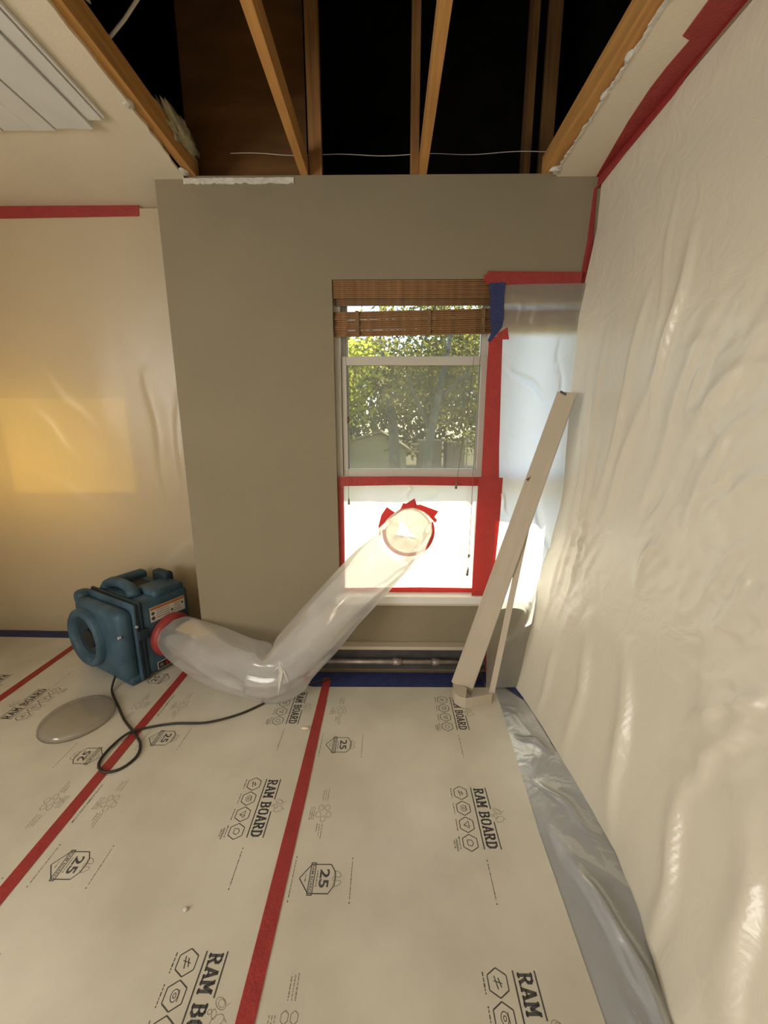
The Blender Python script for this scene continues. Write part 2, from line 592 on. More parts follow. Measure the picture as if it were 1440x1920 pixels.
def ragged_strip(name, label, x0, x1, z0, z1, y, mat, n=40, j=0.008):
    top = [(x0 + (x1 - x0) * i / n, z1 + random.uniform(-j, j) * 0.3) for i in range(n + 1)]
    bot = [(x0 + (x1 - x0) * i / n, z0 + random.uniform(-j, j)) for i in range(n + 1)]
    poly = bot + top[::-1]
    mb = MB()
    for i in range(n):
        a, b, c, d = bot[i], bot[i + 1], top[i + 1], top[i]
        mb.slab((a[0], y, a[1]), (b[0], y, b[1]), (c[0], y, c[1]), (d[0], y, d[1]), (0, 0.0035, 0))
    o = mb.build(name, mat)
    return tag(o, label, 'drywall')


ragged_strip('torn_paper_strip', 'torn white paper strip along the top edge of the grey wall', -1.03, -0.475, 2.722, 2.747, 2.256, M['gypsum'], 46, 0.004)
for k, (x, y, sx, sy, lab) in enumerate([
        (-1.012, 1.80, 0.022, 0.03, 'white torn paper flap on the left ceiling edge'),
        (-1.005, 2.215, 0.02, 0.03, 'white torn chip at the left inner corner of the opening'),
        (0.812, 1.78, 0.012, 0.028, 'white gypsum chip midway on the right torn edge'),
        (0.812, 1.62, 0.012, 0.022, 'white gypsum chip nearest the viewer on the right torn edge'),
        (0.812, 2.215, 0.035, 0.024, 'broken gypsum chunk at the right inner corner of the opening')]):
    o = lump('gypsum_chip', (x, y, CZ + 0.006), (sx, sy, 0.011), M['gypsum'], 0.7, 2, 12)
    tag(o, lab, 'drywall chip', 'torn drywall chips')

# white slatted panel on the ceiling, upper left
sp = thing('ceiling_slat_panel', 'white slatted panel fixed to the ceiling at the upper left', 'panel', (-1.5, 1.2, CZ - 0.001))
for x0, x1, ye, th in [(-1.142, -1.132, 1.845, 0.012), (-1.205, -1.146, 1.85, 0.016), (-1.285, -1.209, 1.885, 0.024), (-1.375, -1.293, 1.90, 0.012),
                       (-1.47, -1.380, 1.905, 0.016), (-1.60, -1.476, 1.91, 0.011), (-1.74, -1.606, 1.91, 0.015)]:
    s = B(x0 + 1.5, x1 + 1.5, 0.25 - 1.2, ye - 1.2, -th, 0).build('slat', M['slat_white'], sp, bevel=0.002)

# made-up window frame round the left fill light, and a fill lamp added behind the camera
rw = struct(thing('fill_light_frame', None, None, (-3.07, -1.2, 1.45), R(-90)))
fr = MB()
fr.box(-1.06, -1.0, 0, 0.05, -0.71, 0.71).box(1.0, 1.06, 0, 0.05, -0.71, 0.71).box(-1.0, 1.0, 0, 0.05, 0.65, 0.71).box(-1.0, 1.0, 0, 0.05, -0.71, -0.65).box(-0.02, 0.02, 0, 0.05, -0.65, 0.65)
fr.build('window_frame', M['white'], rw)
lampz = thing('ceiling_fill_lamp', 'round ceiling fill lamp added behind the viewer', 'lamp', (-1.3, -1.0, CZ))
MB().tube([(0, 0, -0.03), (0, 0, 0)], 0.17, 32).build('lamp_base', M['white'], lampz)
MB().tube([(0, 0, -0.10), (0, 0, -0.085), (0, 0, -0.06), (0, 0, -0.03)], [0.06, 0.11, 0.145, 0.16], 32).build('lamp_shade', M['lamp_glass'], lampz, smooth=True)
add_light('ceiling_fill_light', 'AREA', (-1.3, -1.0, CZ - 0.115), 8, (1.0, 0.79, 0.55), (0, 0, -1), shape='DISK', size=0.3)

# ------------------------------------------------------------------ windows
w1 = struct(thing('window_1', None, None, (0, 2.30, 0)))
f = MB()
f.box(WX0, -0.266, 0, 0.12, WZ0, WZ1).box(0.553, 0.628, 0.0, 0.12, WZ0, WZ1).box(-0.266, 0.553, 0, 0.12, WZ1 - 0.04, WZ1).box(-0.266, 0.553, 0.0, 0.12, WZ0, WZ0 + 0.02)
f.build('window_frame', M['white'], w1)
up = MB()
up.box(-0.266, -0.23, 0.055, 0.08, 1.24, WZ1 - 0.04).box(0.517, 0.553, 0.055, 0.08, 1.24, WZ1 - 0.04).box(-0.23, 0.517, 0.055, 0.08, WZ1 - 0.085, WZ1 - 0.04).box(-0.23, 0.517, 0.055, 0.08, 1.24, 1.285)
us = up.build('upper_sash', M['white'], w1)
B(-0.23, 0.517, 0.066, 0.069, 1.285, WZ1 - 0.085).build('pane', M['glass_up'], us)
lo = MB()
lo.box(-0.264, -0.236, 0.015, 0.045, 1.243, 1.915).box(0.518, 0.551, 0.015, 0.045, 1.243, 1.915).box(-0.236, 0.518, 0.015, 0.045, 1.868, 1.915).box(-0.236, 0.518, 0.015, 0.045, 1.243, 1.288)
ls = lo.build('lower_sash', M['white'], w1, bevel=0.003)
B(-0.236, 0.518, 0.028, 0.031, 1.288, 1.868).build('pane', M['glass_low'], ls)
B(-0.237, -0.224, 0.006, 0.016, 1.55, 1.59).build('sash_latch', M['ribbon'], ls, bevel=0.002)
B(0.556, 0.568, -0.012, 0.0, 1.56, 1.60).build('sash_stop', M['white'], w1, bevel=0.002)

w2 = struct(thing('window_2', None, None, (0, 2.30, 0)))
f = MB()
f.box(0.985, WX1, 0, 0.12, WZ0, WZ1).box(0.63, 0.985, 0, 0.12, WZ1 - 0.04, WZ1).box(0.63, 0.985, 0.0, 0.12, WZ0, WZ0 + 0.02)
f.build('window_frame', M['white'], w2)
sa = MB()
sa.box(0.63, 0.66, 0.05, 0.08, 0.545, WZ1 - 0.04).box(0.955, 0.985, 0.05, 0.08, 0.545, WZ1 - 0.04).box(0.66, 0.955, 0.04, 0.08, 1.235, 1.30).box(0.66, 0.955, 0.05, 0.08, 0.545, 0.58)
s2 = sa.build('sash', M['white'], w2)
B(0.66, 0.955, 0.063, 0.066, 1.30, WZ1 - 0.05).build('pane', M['glass_clear'], s2)
B(0.66, 0.955, 0.063, 0.066, 0.58, 1.235).build('pane', M['glass_clear'], s2)
struct(B(WX0 - 0.02, 0.60, 2.215, 2.42, 0.478, 0.525).build('trim_1', M['white_gloss'], bevel=0.004))
struct(B(0.601, WX1, 2.252, 2.42, 0.476, 0.525).build('trim_3', M['white_gloss'], bevel=0.003))
struct(B(WX0 - 0.01, 0.60, 2.24, YB, 0.455, 0.4775).build('trim_2', M['cream'], bevel=0.002))

# alcove window with an amber shade, seen glowing through the left sheet
w4 = struct(thing('window_4', None, None, (0, 3.0, 0)))
f = MB()
f.box(LX0, LX0 + 0.05, 0, 0.08, LZ0, LZ1).box(LX1 - 0.05, LX1, 0, 0.08, LZ0, LZ1).box(LX0 + 0.05, LX1 - 0.05, 0, 0.08, LZ0, LZ0 + 0.05).box(LX0 + 0.05, LX1 - 0.05, 0, 0.08, LZ1 - 0.05, LZ1)
f.build('window_frame', M['white'], w4)
tag(B(LX0 + 0.02, LX1 - 0.02, 2.985, 2.988, LZ0 + 0.02, LZ1 - 0.02).build('roller_shade', M['amber_shade']),
    'amber window shade glowing behind the left plastic sheet', 'shade')

# ------------------------------------------------------------------ bamboo shade
sh = thing('bamboo_shade', 'brown bamboo roman shade pulled up at the top of the window', 'shade', (0, 2.275, 2.285))
X0, X1 = -0.292, 1.0
slat = MB().tube([(X0, 0, 0), (X1, 0, 0)], 0.0052, 6).mesh('slat', M['bamboo'], smooth=True)
for i in range(9):
    link('slat', slat, sh, (0, -0.010 + 0.002 * (i % 2), -0.006 - i * 0.0098))
slat_d = MB().tube([(X0 + 0.004, 0, 0), (X1, 0, 0)], 0.0050, 6).mesh('back_slat', M['bamboo_dark'], smooth=True)
for i in range(4):
    link('back_slat', slat_d, sh, (0, 0.012, -0.088 - i * 0.0092))
bun = MB().box(0, 1.28, -0.004, 0.004, 0, 0).v and thing('fold_bundle', None, None, (X0, 0.006, -0.278), 0)
bun.parent = sh
bun.rotation_euler = (0, -R(1.1), 0)
slat_b = MB().tube([(0, 0, 0), (1.288, 0, 0)], 0.0055, 6).mesh('fold_slat', M['bamboo'], smooth=True)
for i in range(12):
    link('fold_slat', slat_b, bun, (0, 0.004 * math.sin(i * 1.3), 0.006 + i * 0.0105))
for x in (0.125, 0.51, 0.80, 1.1):
    B(x - 0.012, x + 0.012, 0.0045 + 0.006, 0.0055 + 0.006, 0.002, 0.128).build('ribbon', M['ribbon'], bun)
    B(x - 0.010, x + 0.010, -0.0112, -0.0102, 0.002, 0.128).build('ribbon', M['bamboo_dark'], bun)


def cord(name, pts, r, parent, mat):
    ob = parent.location
    return MB().tube([(x - ob.x, y - ob.y, z - ob.z) for x, y, z in pts], r, 6).build(name, mat, parent, smooth=True)


cord('pull_cord', [(-0.232, 2.262, 2.02), (-0.230, 2.262, 1.5), (-0.231, 2.262, 1.12)], 0.0013, sh, M['cord'])
cord('tassel', [(-0.231, 2.262, 1.125), (-0.231, 2.262, 1.105), (-0.231, 2.262, 1.085)], [0.002, 0.006, 0.0075], sh, M['cord'])
cord('pull_cord', [(0.475, 2.258, 2.05), (0.44, 2.258, 1.6), (0.395, 2.258, 1.22)], 0.0014, sh, M['cord'])
cord('tassel', [(0.395, 2.258, 1.225), (0.394, 2.258, 1.205), (0.393, 2.258, 1.18)], [0.002, 0.006, 0.0075], sh, M['cord'])
cord('pull_cord', [(0.50, 2.262, 2.05), (0.49, 2.262, 1.5), (0.488, 2.262, 0.80), (0.496, 2.262, 0.775), (0.484, 2.262, 0.76), (0.488, 2.262, 0.69)], 0.0014, sh, M['cord'])
cord('tassel', [(0.487, 2.262, 0.70), (0.485, 2.262, 0.675), (0.482, 2.262, 0.645)], [0.002, 0.006, 0.008], sh, M['cord'])
cord('cord_knot', [(0.487, 2.262, 0.782), (0.487, 2.262, 0.771), (0.487, 2.262, 0.758)], [0.003, 0.008, 0.003], sh, M['cord'])

# ------------------------------------------------------------------ plastic sheets
# right wall sheet
ny, nz_ = 330, 250
yy = np.linspace(2.235, -2.2, ny)
tz = np.linspace(0, 1, nz_)
U, T = np.meshgrid(yy, tz, indexing='ij')
xb = np.interp(U, [-2.2, 0.3, 0.73, 0.95, 1.15, 1.4, 1.64, 2.0, 2.24], [0.70, 0.70, 0.735, 0.80, 0.835, 0.83, 0.815, 0.775, 0.735])
Z = 0.006 + T * 2.722
k = np.clip(1 - Z / 1.25, 0, 1) ** 1.7
Xs = 1.045 - (1.045 - xb) * k
# hollow towards the far corner: the free edge stands off the corner
corner = np.clip((U - 2.0) / 0.235, 0, 1)
Xs = Xs - corner ** 2 * 0.055 * np.clip((2.5 - Z) / 0.4, 0, 1) * np.clip(Z / 0.8, 0, 1)
D = np.zeros_like(Xs)
for p0, p1, a, w in [((1.50, 2.22), (1.62, 1.55), 0.035, 0.035), ((1.72, 2.1), (1.93, 1.05), 0.030, 0.03), ((1.62, 1.75), (1.90, 0.95), 0.03, 0.04),
                     ((1.36, 1.95), (1.60, 1.15), 0.022, 0.05), ((2.02, 2.0), (2.06, 0.55), 0.03, 0.03), ((2.12, 1.9), (2.10, 0.35), 0.025, 0.022),
                     ((1.95, 1.5), (1.98, 0.5), 0.028, 0.02), ((1.12, 1.85), (1.42, 1.42), 0.018, 0.04), ((1.22, 1.6), (1.34, 1.05), 0.022, 0.06),
                     ((0.98, 1.45), (1.26, 1.26), 0.02, 0.04), ((1.46, 1.25), (1.50, 0.85), 0.02, 0.03), ((0.80, 1.2), (1.05, 0.95), 0.02, 0.05),
                     ((0.86, 0.92), (1.08, 0.62), 0.035, 0.035), ((0.93, 0.78), (1.02, 0.42), 0.03, 0.04), ((0.72, 0.95), (0.95, 0.72), 0.03, 0.04),
                     ((1.45, 0.7), (1.20, 0.02), 0.05, 0.06), ((1.72, 0.7), (1.55, 0.02), 0.035, 0.05), ((1.05, 0.5), (0.86, 0.0), 0.04, 0.05),
                     ((0.85, 0.6), (0.6, 0.1), 0.035, 0.06), ((1.9, 0.6), (1.85, 0.02), 0.03, 0.04), ((0.55, 1.5), (0.7, 0.6), 0.03, 0.06), ((1.63, 2.5), (1.66, 1.8), 0.012, 0.015)]:
    D += fold(U, Z, p0, p1, a, w)
cr = np.zeros_like(Xs)
for cy, cz, ry, rz in [(1.22, 1.30, 0.10, 0.12), (0.97, 0.72, 0.16, 0.16), (1.98, 0.88, 0.13, 0.25), (1.47, 1.10, 0.09, 0.14), (1.30, 1.65, 0.16, 0.22), (1.1, 1.0, 0.2, 0.2)]:
    cr += np.exp(-((U - cy) / ry) ** 2 - ((Z - cz) / rz) ** 2)
cr = np.clip(cr, 0, 1)
low = np.clip((2.3 - Z) / 1.2, 0, 1)
D += 0.040 * cr * ridge(U * 13 + Z * 5, Z * 8) + 0.03 * low * fbm(U * 2.6 + Z * 0.9, Z * 1.4, 3) + 0.003 * low * ridge(U * 5 + Z * 2.4, Z * 2.2, 2)
D *= 0.75 * np.clip((2.70 - Z) / 0.5, 0, 1)
Xs = Xs - D
Ys = U + 0.015 * fbm(Z * 3 + 4, U * 2, 3) * np.clip((2.6 - Z), 0, 1)
o = link('plastic_wall_sheet', grid_mesh('plastic_wall_sheet', np.minimum(Xs, 1.052), np.minimum(Ys, 2.245), Z, M['film_right']))
tag(o, 'large milky plastic sheet billowing down the right wall to the floor', 'plastic sheet')

# left alcove sheet
xx = np.linspace(-3.06, XL - 0.005, 180)
tz = np.linspace(0, 1, 160)
U, T = np.meshgrid(xx, tz, indexing='ij')
Z = 0.006 + T * 2.722
Y = 2.72 + (2.49 - 2.72) * T
D = 0.05 * fbm(U * 1.7 + 3, Z * 0.9, 3) * np.clip((2.6 - Z) / 0.6, 0, 1)
for p0, p1, a, w in [((-1.52, 1.9), (-1.50, 1.0), 0.012, 0.07), ((-1.33, 1.8), (-1.42, 0.9), 0.010, 0.07), ((-1.9, 1.5), (-2.2, 1.9), 0.010, 0.09),
                     ((-2.05, 1.3), (-2.35, 1.75), 0.010, 0.09), ((-1.22, 0.9), (-1.6, 0.55), 0.012, 0.08), ((-2.0, 1.0), (-2.5, 1.3), 0.010, 0.09)]:
    D += fold(U, Z, p0, p1, a, w)
o = link('plastic_alcove_sheet', grid_mesh('plastic_alcove_sheet', U, Y - D, Z, M['film_left']))
tag(o, 'yellow-lit milky plastic sheet hanging across the left alcove', 'plastic sheet')

# sheet over the right half of the window, hanging on to the floor
n1, n2 = 90, 170
s = np.linspace(0, 1, n1)
t = np.linspace(0, 1, n2)
S_, T = np.meshgrid(s, t, indexing='ij')
Z = 0.012 + T * 2.24
xl = np.interp(Z, [0, 0.3, 0.52, 1.2, 2.05, 2.26], [0.585, 0.60, 0.59, 0.60, 0.575, 0.575])
X = xl + (1.03 - xl) * S_
Y = np.interp(Z, [0, 0.25, 0.50, 0.62, 2.26], [2.07, 2.16, 2.228, 2.243, 2.246]) - 0.02 * S_ * np.clip(Z / 0.6, 0, 1)
D = 0.018 * fbm(X * 5, Z * 3 + 8, 3)
for p0, p1, a, w in [((0.62, 1.86), (0.90, 1.66), 0.018, 0.018), ((0.70, 1.1), (0.92, 0.6), 0.02, 0.03), ((0.80, 1.25), (0.96, 0.75), 0.02, 0.025), ((0.72, 1.0), (0.62, 1.2), 0.015, 0.02),
                     ((0.9, 2.0), (0.93, 1.6), 0.015, 0.02), ((0.75, 2.2), (0.78, 2.0), 0.012, 0.03), ((0.66, 2.22), (0.70, 2.05), 0.01, 0.02), ((0.95, 0.6), (0.7, 0.2), 0.03, 0.05)]:
    D += fold(X, Z, p0, p1, a, w)
D *= np.clip(S_ * 6, 0, 1)
o = link('plastic_window_sheet', grid_mesh('plastic_window_sheet', X, Y - np.clip(D, -0.01, 1), Z, M['film_window']))
tag(o, 'backlit plastic sheet covering the right half of the window', 'plastic sheet')

# sheet sealing the open lower sash, with the exhaust hole
HX, HZ, HR = 0.122, 0.915, 0.150
xx = np.linspace(-0.285, 0.56, 150)
zz = np.linspace(0.53, 1.245, 130)
U, Z = np.meshgrid(xx, zz, indexing='ij')
rr = np.hypot(U - HX, Z - HZ)
Y = 2.296 + 0.010 * fbm(U * 6, Z * 6, 3) * np.clip(np.minimum(U + 0.28, 0.56 - U) * 12, 0, 1)
Y -= fold(U, Z, (0.12, 1.10), (0.13, 1.22), 0.012, 0.02) + fold(U, Z, (0.2, 1.09), (0.34, 1.17), 0.01, 0.02) + fold(U, Z, (0.50, 0.56), (0.51, 1.22), 0.02, 0.02)
o = link('plastic_sash_sheet', grid_mesh('plastic_sash_sheet', U, Y, Z, M['film_sash'], mask=rr > HR * 0.86))
tag(o, 'bright white plastic sheet sealing the open lower window sash', 'plastic sheet')

# silver sheet on the floor along the right wall
xx = np.linspace(0.40, 1.03, 110)
yy = np.linspace(2.13, -0.6, 330)
U, V = np.meshgrid(xx, yy, indexing='ij')
e = np.clip((U - 0.62) / 0.06, 0, 1) * np.clip((1.95 - V) / 0.1, 0, 1)
Z = 0.0008 + e * (0.016 * np.clip(ridge(U * 4 + V * 1.5, V * 2.2, 2) - 0.3, 0, 1) + 0.03 * np.clip(fbm(U * 4, V * 2.6, 3), 0, 1))
for p0, p1, a, w in [((0.64, 1.72), (0.80, 1.60), 0.018, 0.02), ((0.66, 1.45), (0.8, 1.2), 0.02, 0.025), ((0.62, 1.25), (0.72, 0.75), 0.03, 0.03), ((0.68, 1.05), (0.74, 0.55), 0.03, 0.03), ((0.63, 0.85), (0.66, 0.5), 0.02, 0.02), ((0.65, 1.95), (0.74, 1.85), 0.012, 0.02)]:
    Z += fold(U, V, p0, p1, a, w) * e
o = link('plastic_floor_sheet', grid_mesh('plastic_floor_sheet', U, V, Z, M['film_floor']))
tag(o, 'wrinkled silvery plastic sheet on the floor by the right wall', 'plastic sheet')


# ------------------------------------------------------------------ tapes
def tape(name, label, pts, th, mat, cat='tape', j=0.0):
    mb = MB()
    mb.slab(*pts, th)
    return tag(mb.build(name, mat), label, cat)


def wall_tape(name, label, poly, y, mat, th=0.002):
    """flat tape piece on a wall: polygon of (x, z)"""
    n = len(poly)
    mb = MB()
    vs = [(x, y, z) for x, z in poly] + [(x, y + th, z) for x, z in poly]
    mb.add(vs, [tuple(range(n)), tuple(reversed(range(n, 2 * n)))] + [(i, n + i, n + (i + 1) % n, (i + 1) % n) for i in range(n)])
    return tag(mb.build(name, mat), label, 'tape')


ltm = MB()
ltm.slab((-3.05, 2.488, 2.672), (-1.405, 2.488, 2.690), (-1.398, 2.486, 2.742), (-3.05, 2.486, 2.742), (0, 0.0025, 0))
tag(ltm.build('red_tape', M['red']), 'long red tape strip across the top of the left plastic sheet', 'tape')
# right wall / ceiling tape: one strip creased into the corner, wavy edges
rt = MB()
ce = [(2.262, 1.028), (2.05, 0.995), (1.90, 0.972), (1.743, 0.958), (1.66, 0.958), (1.56, 0.966), (1.545, 0.932), (1.44, 0.930), (1.0, 0.925), (0.4, 0.92), (-0.6, 0.93)]
we = [(2.262, 2.69), (2.08, 2.708), (1.90, 2.712), (1.80, 2.716), (1.68, 2.728), (1.60, 2.735), (1.55, 2.735), (1.44, 2.735), (1.0, 2.735), (0.4, 2.735), (-0.6, 2.735)]
for i in range(len(ce) - 1):
    (ya, xa), (yb, xb_) = ce[i], ce[i + 1]
    (yc, zc), (yd, zd) = we[i], we[i + 1]
    rt.slab((xa, ya, CZ - 0.003), (xb_, yb, CZ - 0.003), (1.040, yb, CZ - 0.003), (1.040, ya, CZ - 0.003), (0, 0, 0.0025))
    rt.slab((1.039, ya, CZ - 0.003), (1.039, yb, CZ - 0.003), (1.036, yb, zd), (1.036, ya, zc), (0.003, 0, 0))
tag(rt.build('red_tape', M['red']), 'red tape running along the right wall and ceiling corner', 'tape')
wall_tape('red_tape', 'tapering red tape down the far right wall corner', [(1.022, 2.69), (1.035, 2.70), (1.044, 2.40), (1.044, 2.20), (0.990, 2.235), (1.012, 2.45)], 2.2565, M['red'])
wall_tape('red_tape', 'red tape across the wall above the covered right window half', [(0.489, 2.268), (0.497, 2.29), (0.487, 2.297), (0.508, 2.300), (0.510, 2.316), (0.998, 2.310), (0.994, 2.252), (0.505, 2.254), (0.503, 2.266)], 2.2415, M['red'])
wall_tape('blue_tape', 'upright blue tape hanging at the right end of the bamboo shade', [(0.522, 2.258), (0.605, 2.262), (0.602, 2.20), (0.607, 2.09), (0.600, 2.045), (0.575, 2.012), (0.565, 2.00), (0.540, 1.97), (0.528, 1.98), (0.545, 2.02), (0.533, 2.10), (0.530, 2.18)], 2.2375, M['blue'])
wall_tape('red_tape', 'small red tape tab below the blue tape', [(0.575, 2.015), (0.628, 2.045), (0.640, 1.985), (0.605, 1.985), (0.600, 1.95), (0.570, 1.96)], 2.2345, M['red'])
wall_tape('red_tape', 'upper red tape strip on the window mullion beside the pane', [(0.533, 1.24), (0.532, 1.80), (0.535, 1.99), (0.606, 2.01), (0.612, 1.80), (0.625, 1.40), (0.634, 1.24)], 2.2405, M['red'])
wall_tape('red_tape', 'lower red tape strip on the mullion beside the white sheet', [(0.51, 0.50), (0.512, 0.8), (0.516, 1.247), (0.655, 1.247), (0.652, 1.0), (0.640, 0.7), (0.628, 0.52), (0.60, 0.50)], 2.2365, M['red'])
wall_tape('red_tape', 'red tape strip under the raised sash across the window', [(-0.294, 1.19), (0.1, 1.198), (0.5, 1.193), (0.56, 1.195), (0.56, 1.246), (0.1, 1.248), (-0.294, 1.246)], 2.2815, M['red'])
wall_tape('red_tape', 'thin red tape down the left side of the white sheet', [(-0.297, 0.535), (-0.268, 0.535), (-0.264, 0.8), (-0.262, 1.19), (-0.297, 1.19)], 2.2845, M['red'])
wall_tape('red_tape', 'red tape along the window sill below the white sheet', [(-0.268, 0.527), (0.53, 0.527), (0.53, 0.556), (0.2, 0.560), (-0.268, 0.553)], 2.2785, M['red'])

# floor tapes
def floor_tape(name, label, poly, mat, z=0.0046, th=0.0012):
    return tag(MB().prism(poly, z, z + th).build(name, mat), label, 'tape')


floor_tape('red_floor_tape', 'red floor tape seam running from the duct to the front, nearest the window', [(-0.399, -1.0), (-0.345, -1.0), (-0.346, 0.72), (-0.343, 1.4), (-0.352, 2.165), (-0.398, 2.165), (-0.396, 1.4)], M['red'])
floor_tape('red_floor_tape', 'red floor tape seam coming out from under the blue blower', [(-1.318, -1.0), (-1.262, -1.0), (-1.262, 1.0), (-1.262, 2.28), (-1.310, 2.28), (-1.312, 1.0)], M['red'])
floor_tape('red_floor_tape', 'short orange-red floor tape seam at the far left of the floor', [(-2.252, -1.0), (-2.20, -1.0), (-2.205, 2.0), (-2.215, 2.66), (-2.262, 2.66), (-2.255, 2.0)], M['red'])
floor_tape('blue_floor_tape', 'blue floor tape along the base of the grey window wall', [(-1.17, 2.155), (-0.62, 2.145), (-0.45, 2.080), (0.585, 2.085), (0.585, 2.225), (-1.17, 2.225)], M['blue'], z=0.0033, th=0.001)
floor_tape('blue_floor_tape', 'dark blue floor tape along the foot of the left plastic', [(-3.05, 2.635), (-1.5, 2.60), (-1.5, 2.69), (-3.05, 2.725)], M['blue'], z=0.0033, th=0.001)
o = MB().prism([(0.592, 2.09), (0.592, 2.235), (0.80, 2.235), (0.83, 1.99), (0.775, 1.985), (0.70, 2.09)], 0.0042, 0.0052).build('blue_floor_tape', M['blue'])
tag(o, 'dark blue tape at the right corner behind the leaning strip', 'tape')
wall_tape('red_tape', 'small red tape piece on the wall right of the heater pipe', [(0.605, 0.03), (0.645, 0.03), (0.64, 0.17), (0.618, 0.20), (0.60, 0.16)], 2.195, M['red'])


# ------------------------------------------------------------------ floor protection boards with their print
def text_poly(s, length, height, bold=0.0):
    cu = bpy.data.curves.new('text', 'FONT')
    cu.body = s
    cu.offset = bold
    cu.resolution_u = 3
    ob = bpy.data.objects.new('text', cu)
    COL.objects.link(ob)
    bpy.context.view_layer.update()
    dg = bpy.context.evaluated_depsgraph_get()
    me = ob.evaluated_get(dg).to_mesh()
    vs = np.array([v.co[:2] for v in me.vertices])
    fs = [tuple(p.vertices) for p in me.polygons]
    bpy.data.objects.remove(ob)
    bpy.data.curves.remove(cu)
    mn, mx = vs.min(0), vs.max(0)
    vs = (vs - mn) / (mx - mn) * np.array([length, height])
    return vs, fs


class Print:
    """flat print; u along the reading direction, v towards the letter tops"""
    def __init__(self):
        self.mb = MB()

    def poly(self, pts):
        self.mb.add([(v, -u, 0) for u, v in pts], [tuple(range(len(pts)))])

    def line(self, a, b, w):
        a, b = Vector(a), Vector(b)
        d = (b - a)
        n = Vector((-d.y, d.x)).normalized() * w / 2
        self.poly([a + n, b + n, b - n, a - n])

    def loop(self, pts, w, closed=True):
        n = len(pts)
        for i in range(n if closed else n - 1):
            self.line(pts[i], pts[(i + 1) % n], w)

    def text(self, s, u, v, length, height, bold=0.0):
        vs, fs = text_poly(s, length, height, bold)
        self.mb.add([(v + q[1], -(u + q[0]), 0) for q in vs], fs)

    def ell(self, u, v, ru, rv, w, rot=0, n=14):
        self.loop([(u + ru * math.cos(a) * math.cos(rot) - rv * math.sin(a) * math.sin(rot), v + ru * math.cos(a) * math.sin(rot) + rv * math.sin(a) * math.cos(rot))
                   for a in [2 * math.pi * k / n for k in range(n)]], w)

    def dashes(self, u0, u1, v, h, seed):
        r = random.Random(seed)
        u = u0
        while u < u1:
            l = r.uniform(0.003, 0.010)
            self.line((u, v), (min(u + l, u1), v), h * r.uniform(0.6, 1))
            u += l + r.uniform(0.001, 0.003)

    def tape_line(self, u0, u1, v, seed):
        self.poly([(u0, v - 0.003), (u0 + 0.006, v), (u0, v + 0.003)])
        self.poly([(u1, v - 0.003), (u1 - 0.006, v), (u1, v + 0.003)])
        self.dashes(u0 + 0.012, u1 - 0.012, v, 0.003, seed)

    def mesh(self, name, mat):
        me = bpy.data.meshes.new(name)
        me.from_pydata(self.mb.v, [], self.mb.f)
        bm = bmesh.new()
        bm.from_mesh(me)
        for fc in bm.faces:
            fc.normal_update()
            if fc.normal.z < 0:
                fc.normal_flip()
        bm.to_mesh(me)
        bm.free()
        me.materials.append(mat)
        return me


GL = {
    'R': [[(.16, 0), (.16, 1)], [(0, .95), (.55, .95), (.78, .84), (.78, .62), (.55, .5), (.16, .5)], [(.45, .5), (.80, .04)], [(0, .05), (.36, .05)], [(.66, .05), (1.0, .05)]],
    'A': [[(.12, .05), (.48, .98)], [(.52, .98), (.88, .05)], [(.24, .33), (.76, .33)], [(-.02, .05), (.30, .05)], [(.70, .05), (1.02, .05)]],
    'M': [[(.14, 0), (.14, .98)], [(.14, .95), (.50, .38)], [(.50, .38), (.86, .95)], [(.86, .98), (.86, 0)], [(-.02, .05), (.32, .05)], [(.68, .05), (1.02, .05)], [(-.02, .95), (.2, .95)], [(.80, .95), (1.02, .95)]],
    'B': [[(.18, 0), (.18, 1)], [(0, .95), (.58, .95), (.80, .85), (.80, .66), (.60, .53), (.18, .53)], [(.60, .53), (.86, .40), (.86, .18), (.60, .05), (0, .05)]],
    'O': [[(.30, .06), (.12, .25), (.12, .75), (.30, .94), (.70, .94), (.88, .75), (.88, .25), (.70, .06), (.30, .06)]],
    'D': [[(.18, 0), (.18, 1)], [(0, .95), (.55, .95), (.86, .74), (.86, .26), (.55, .05), (0, .05)]],
}


def slab_text(pr, s_, u, v, length, height, t):
    adv = length / (len(s_) - 0.45)
    for ch in s_:
        if ch == ' ':
            u += adv * 0.55
            continue
        w = adv * 0.84
        for st in GL[ch]:
            pts = [(u + a * w, v + b * height) for a, b in st]
            for i in range(len(pts) - 1):
                (a0, b0), (a1, b1) = pts[i], pts[i + 1]
                L_ = math.hypot(a1 - a0, b1 - b0)
                ex, ey = (a1 - a0) / L_ * t * 0.25, (b1 - b0) / L_ * t * 0.25
                horiz = abs(b1 - b0) < 0.3 * abs(a1 - a0)
                pr.line((a0 - ex, b0 - ey), (a1 + ex, b1 + ey), t * (0.72 if horiz else 1.0))
        u += adv


def hexpts(u, v, r, rv=None):
    rv = rv or r
    return [(u + r * math.cos(R(60 * k)), v + rv * math.sin(R(60 * k))) for k in range(6)]


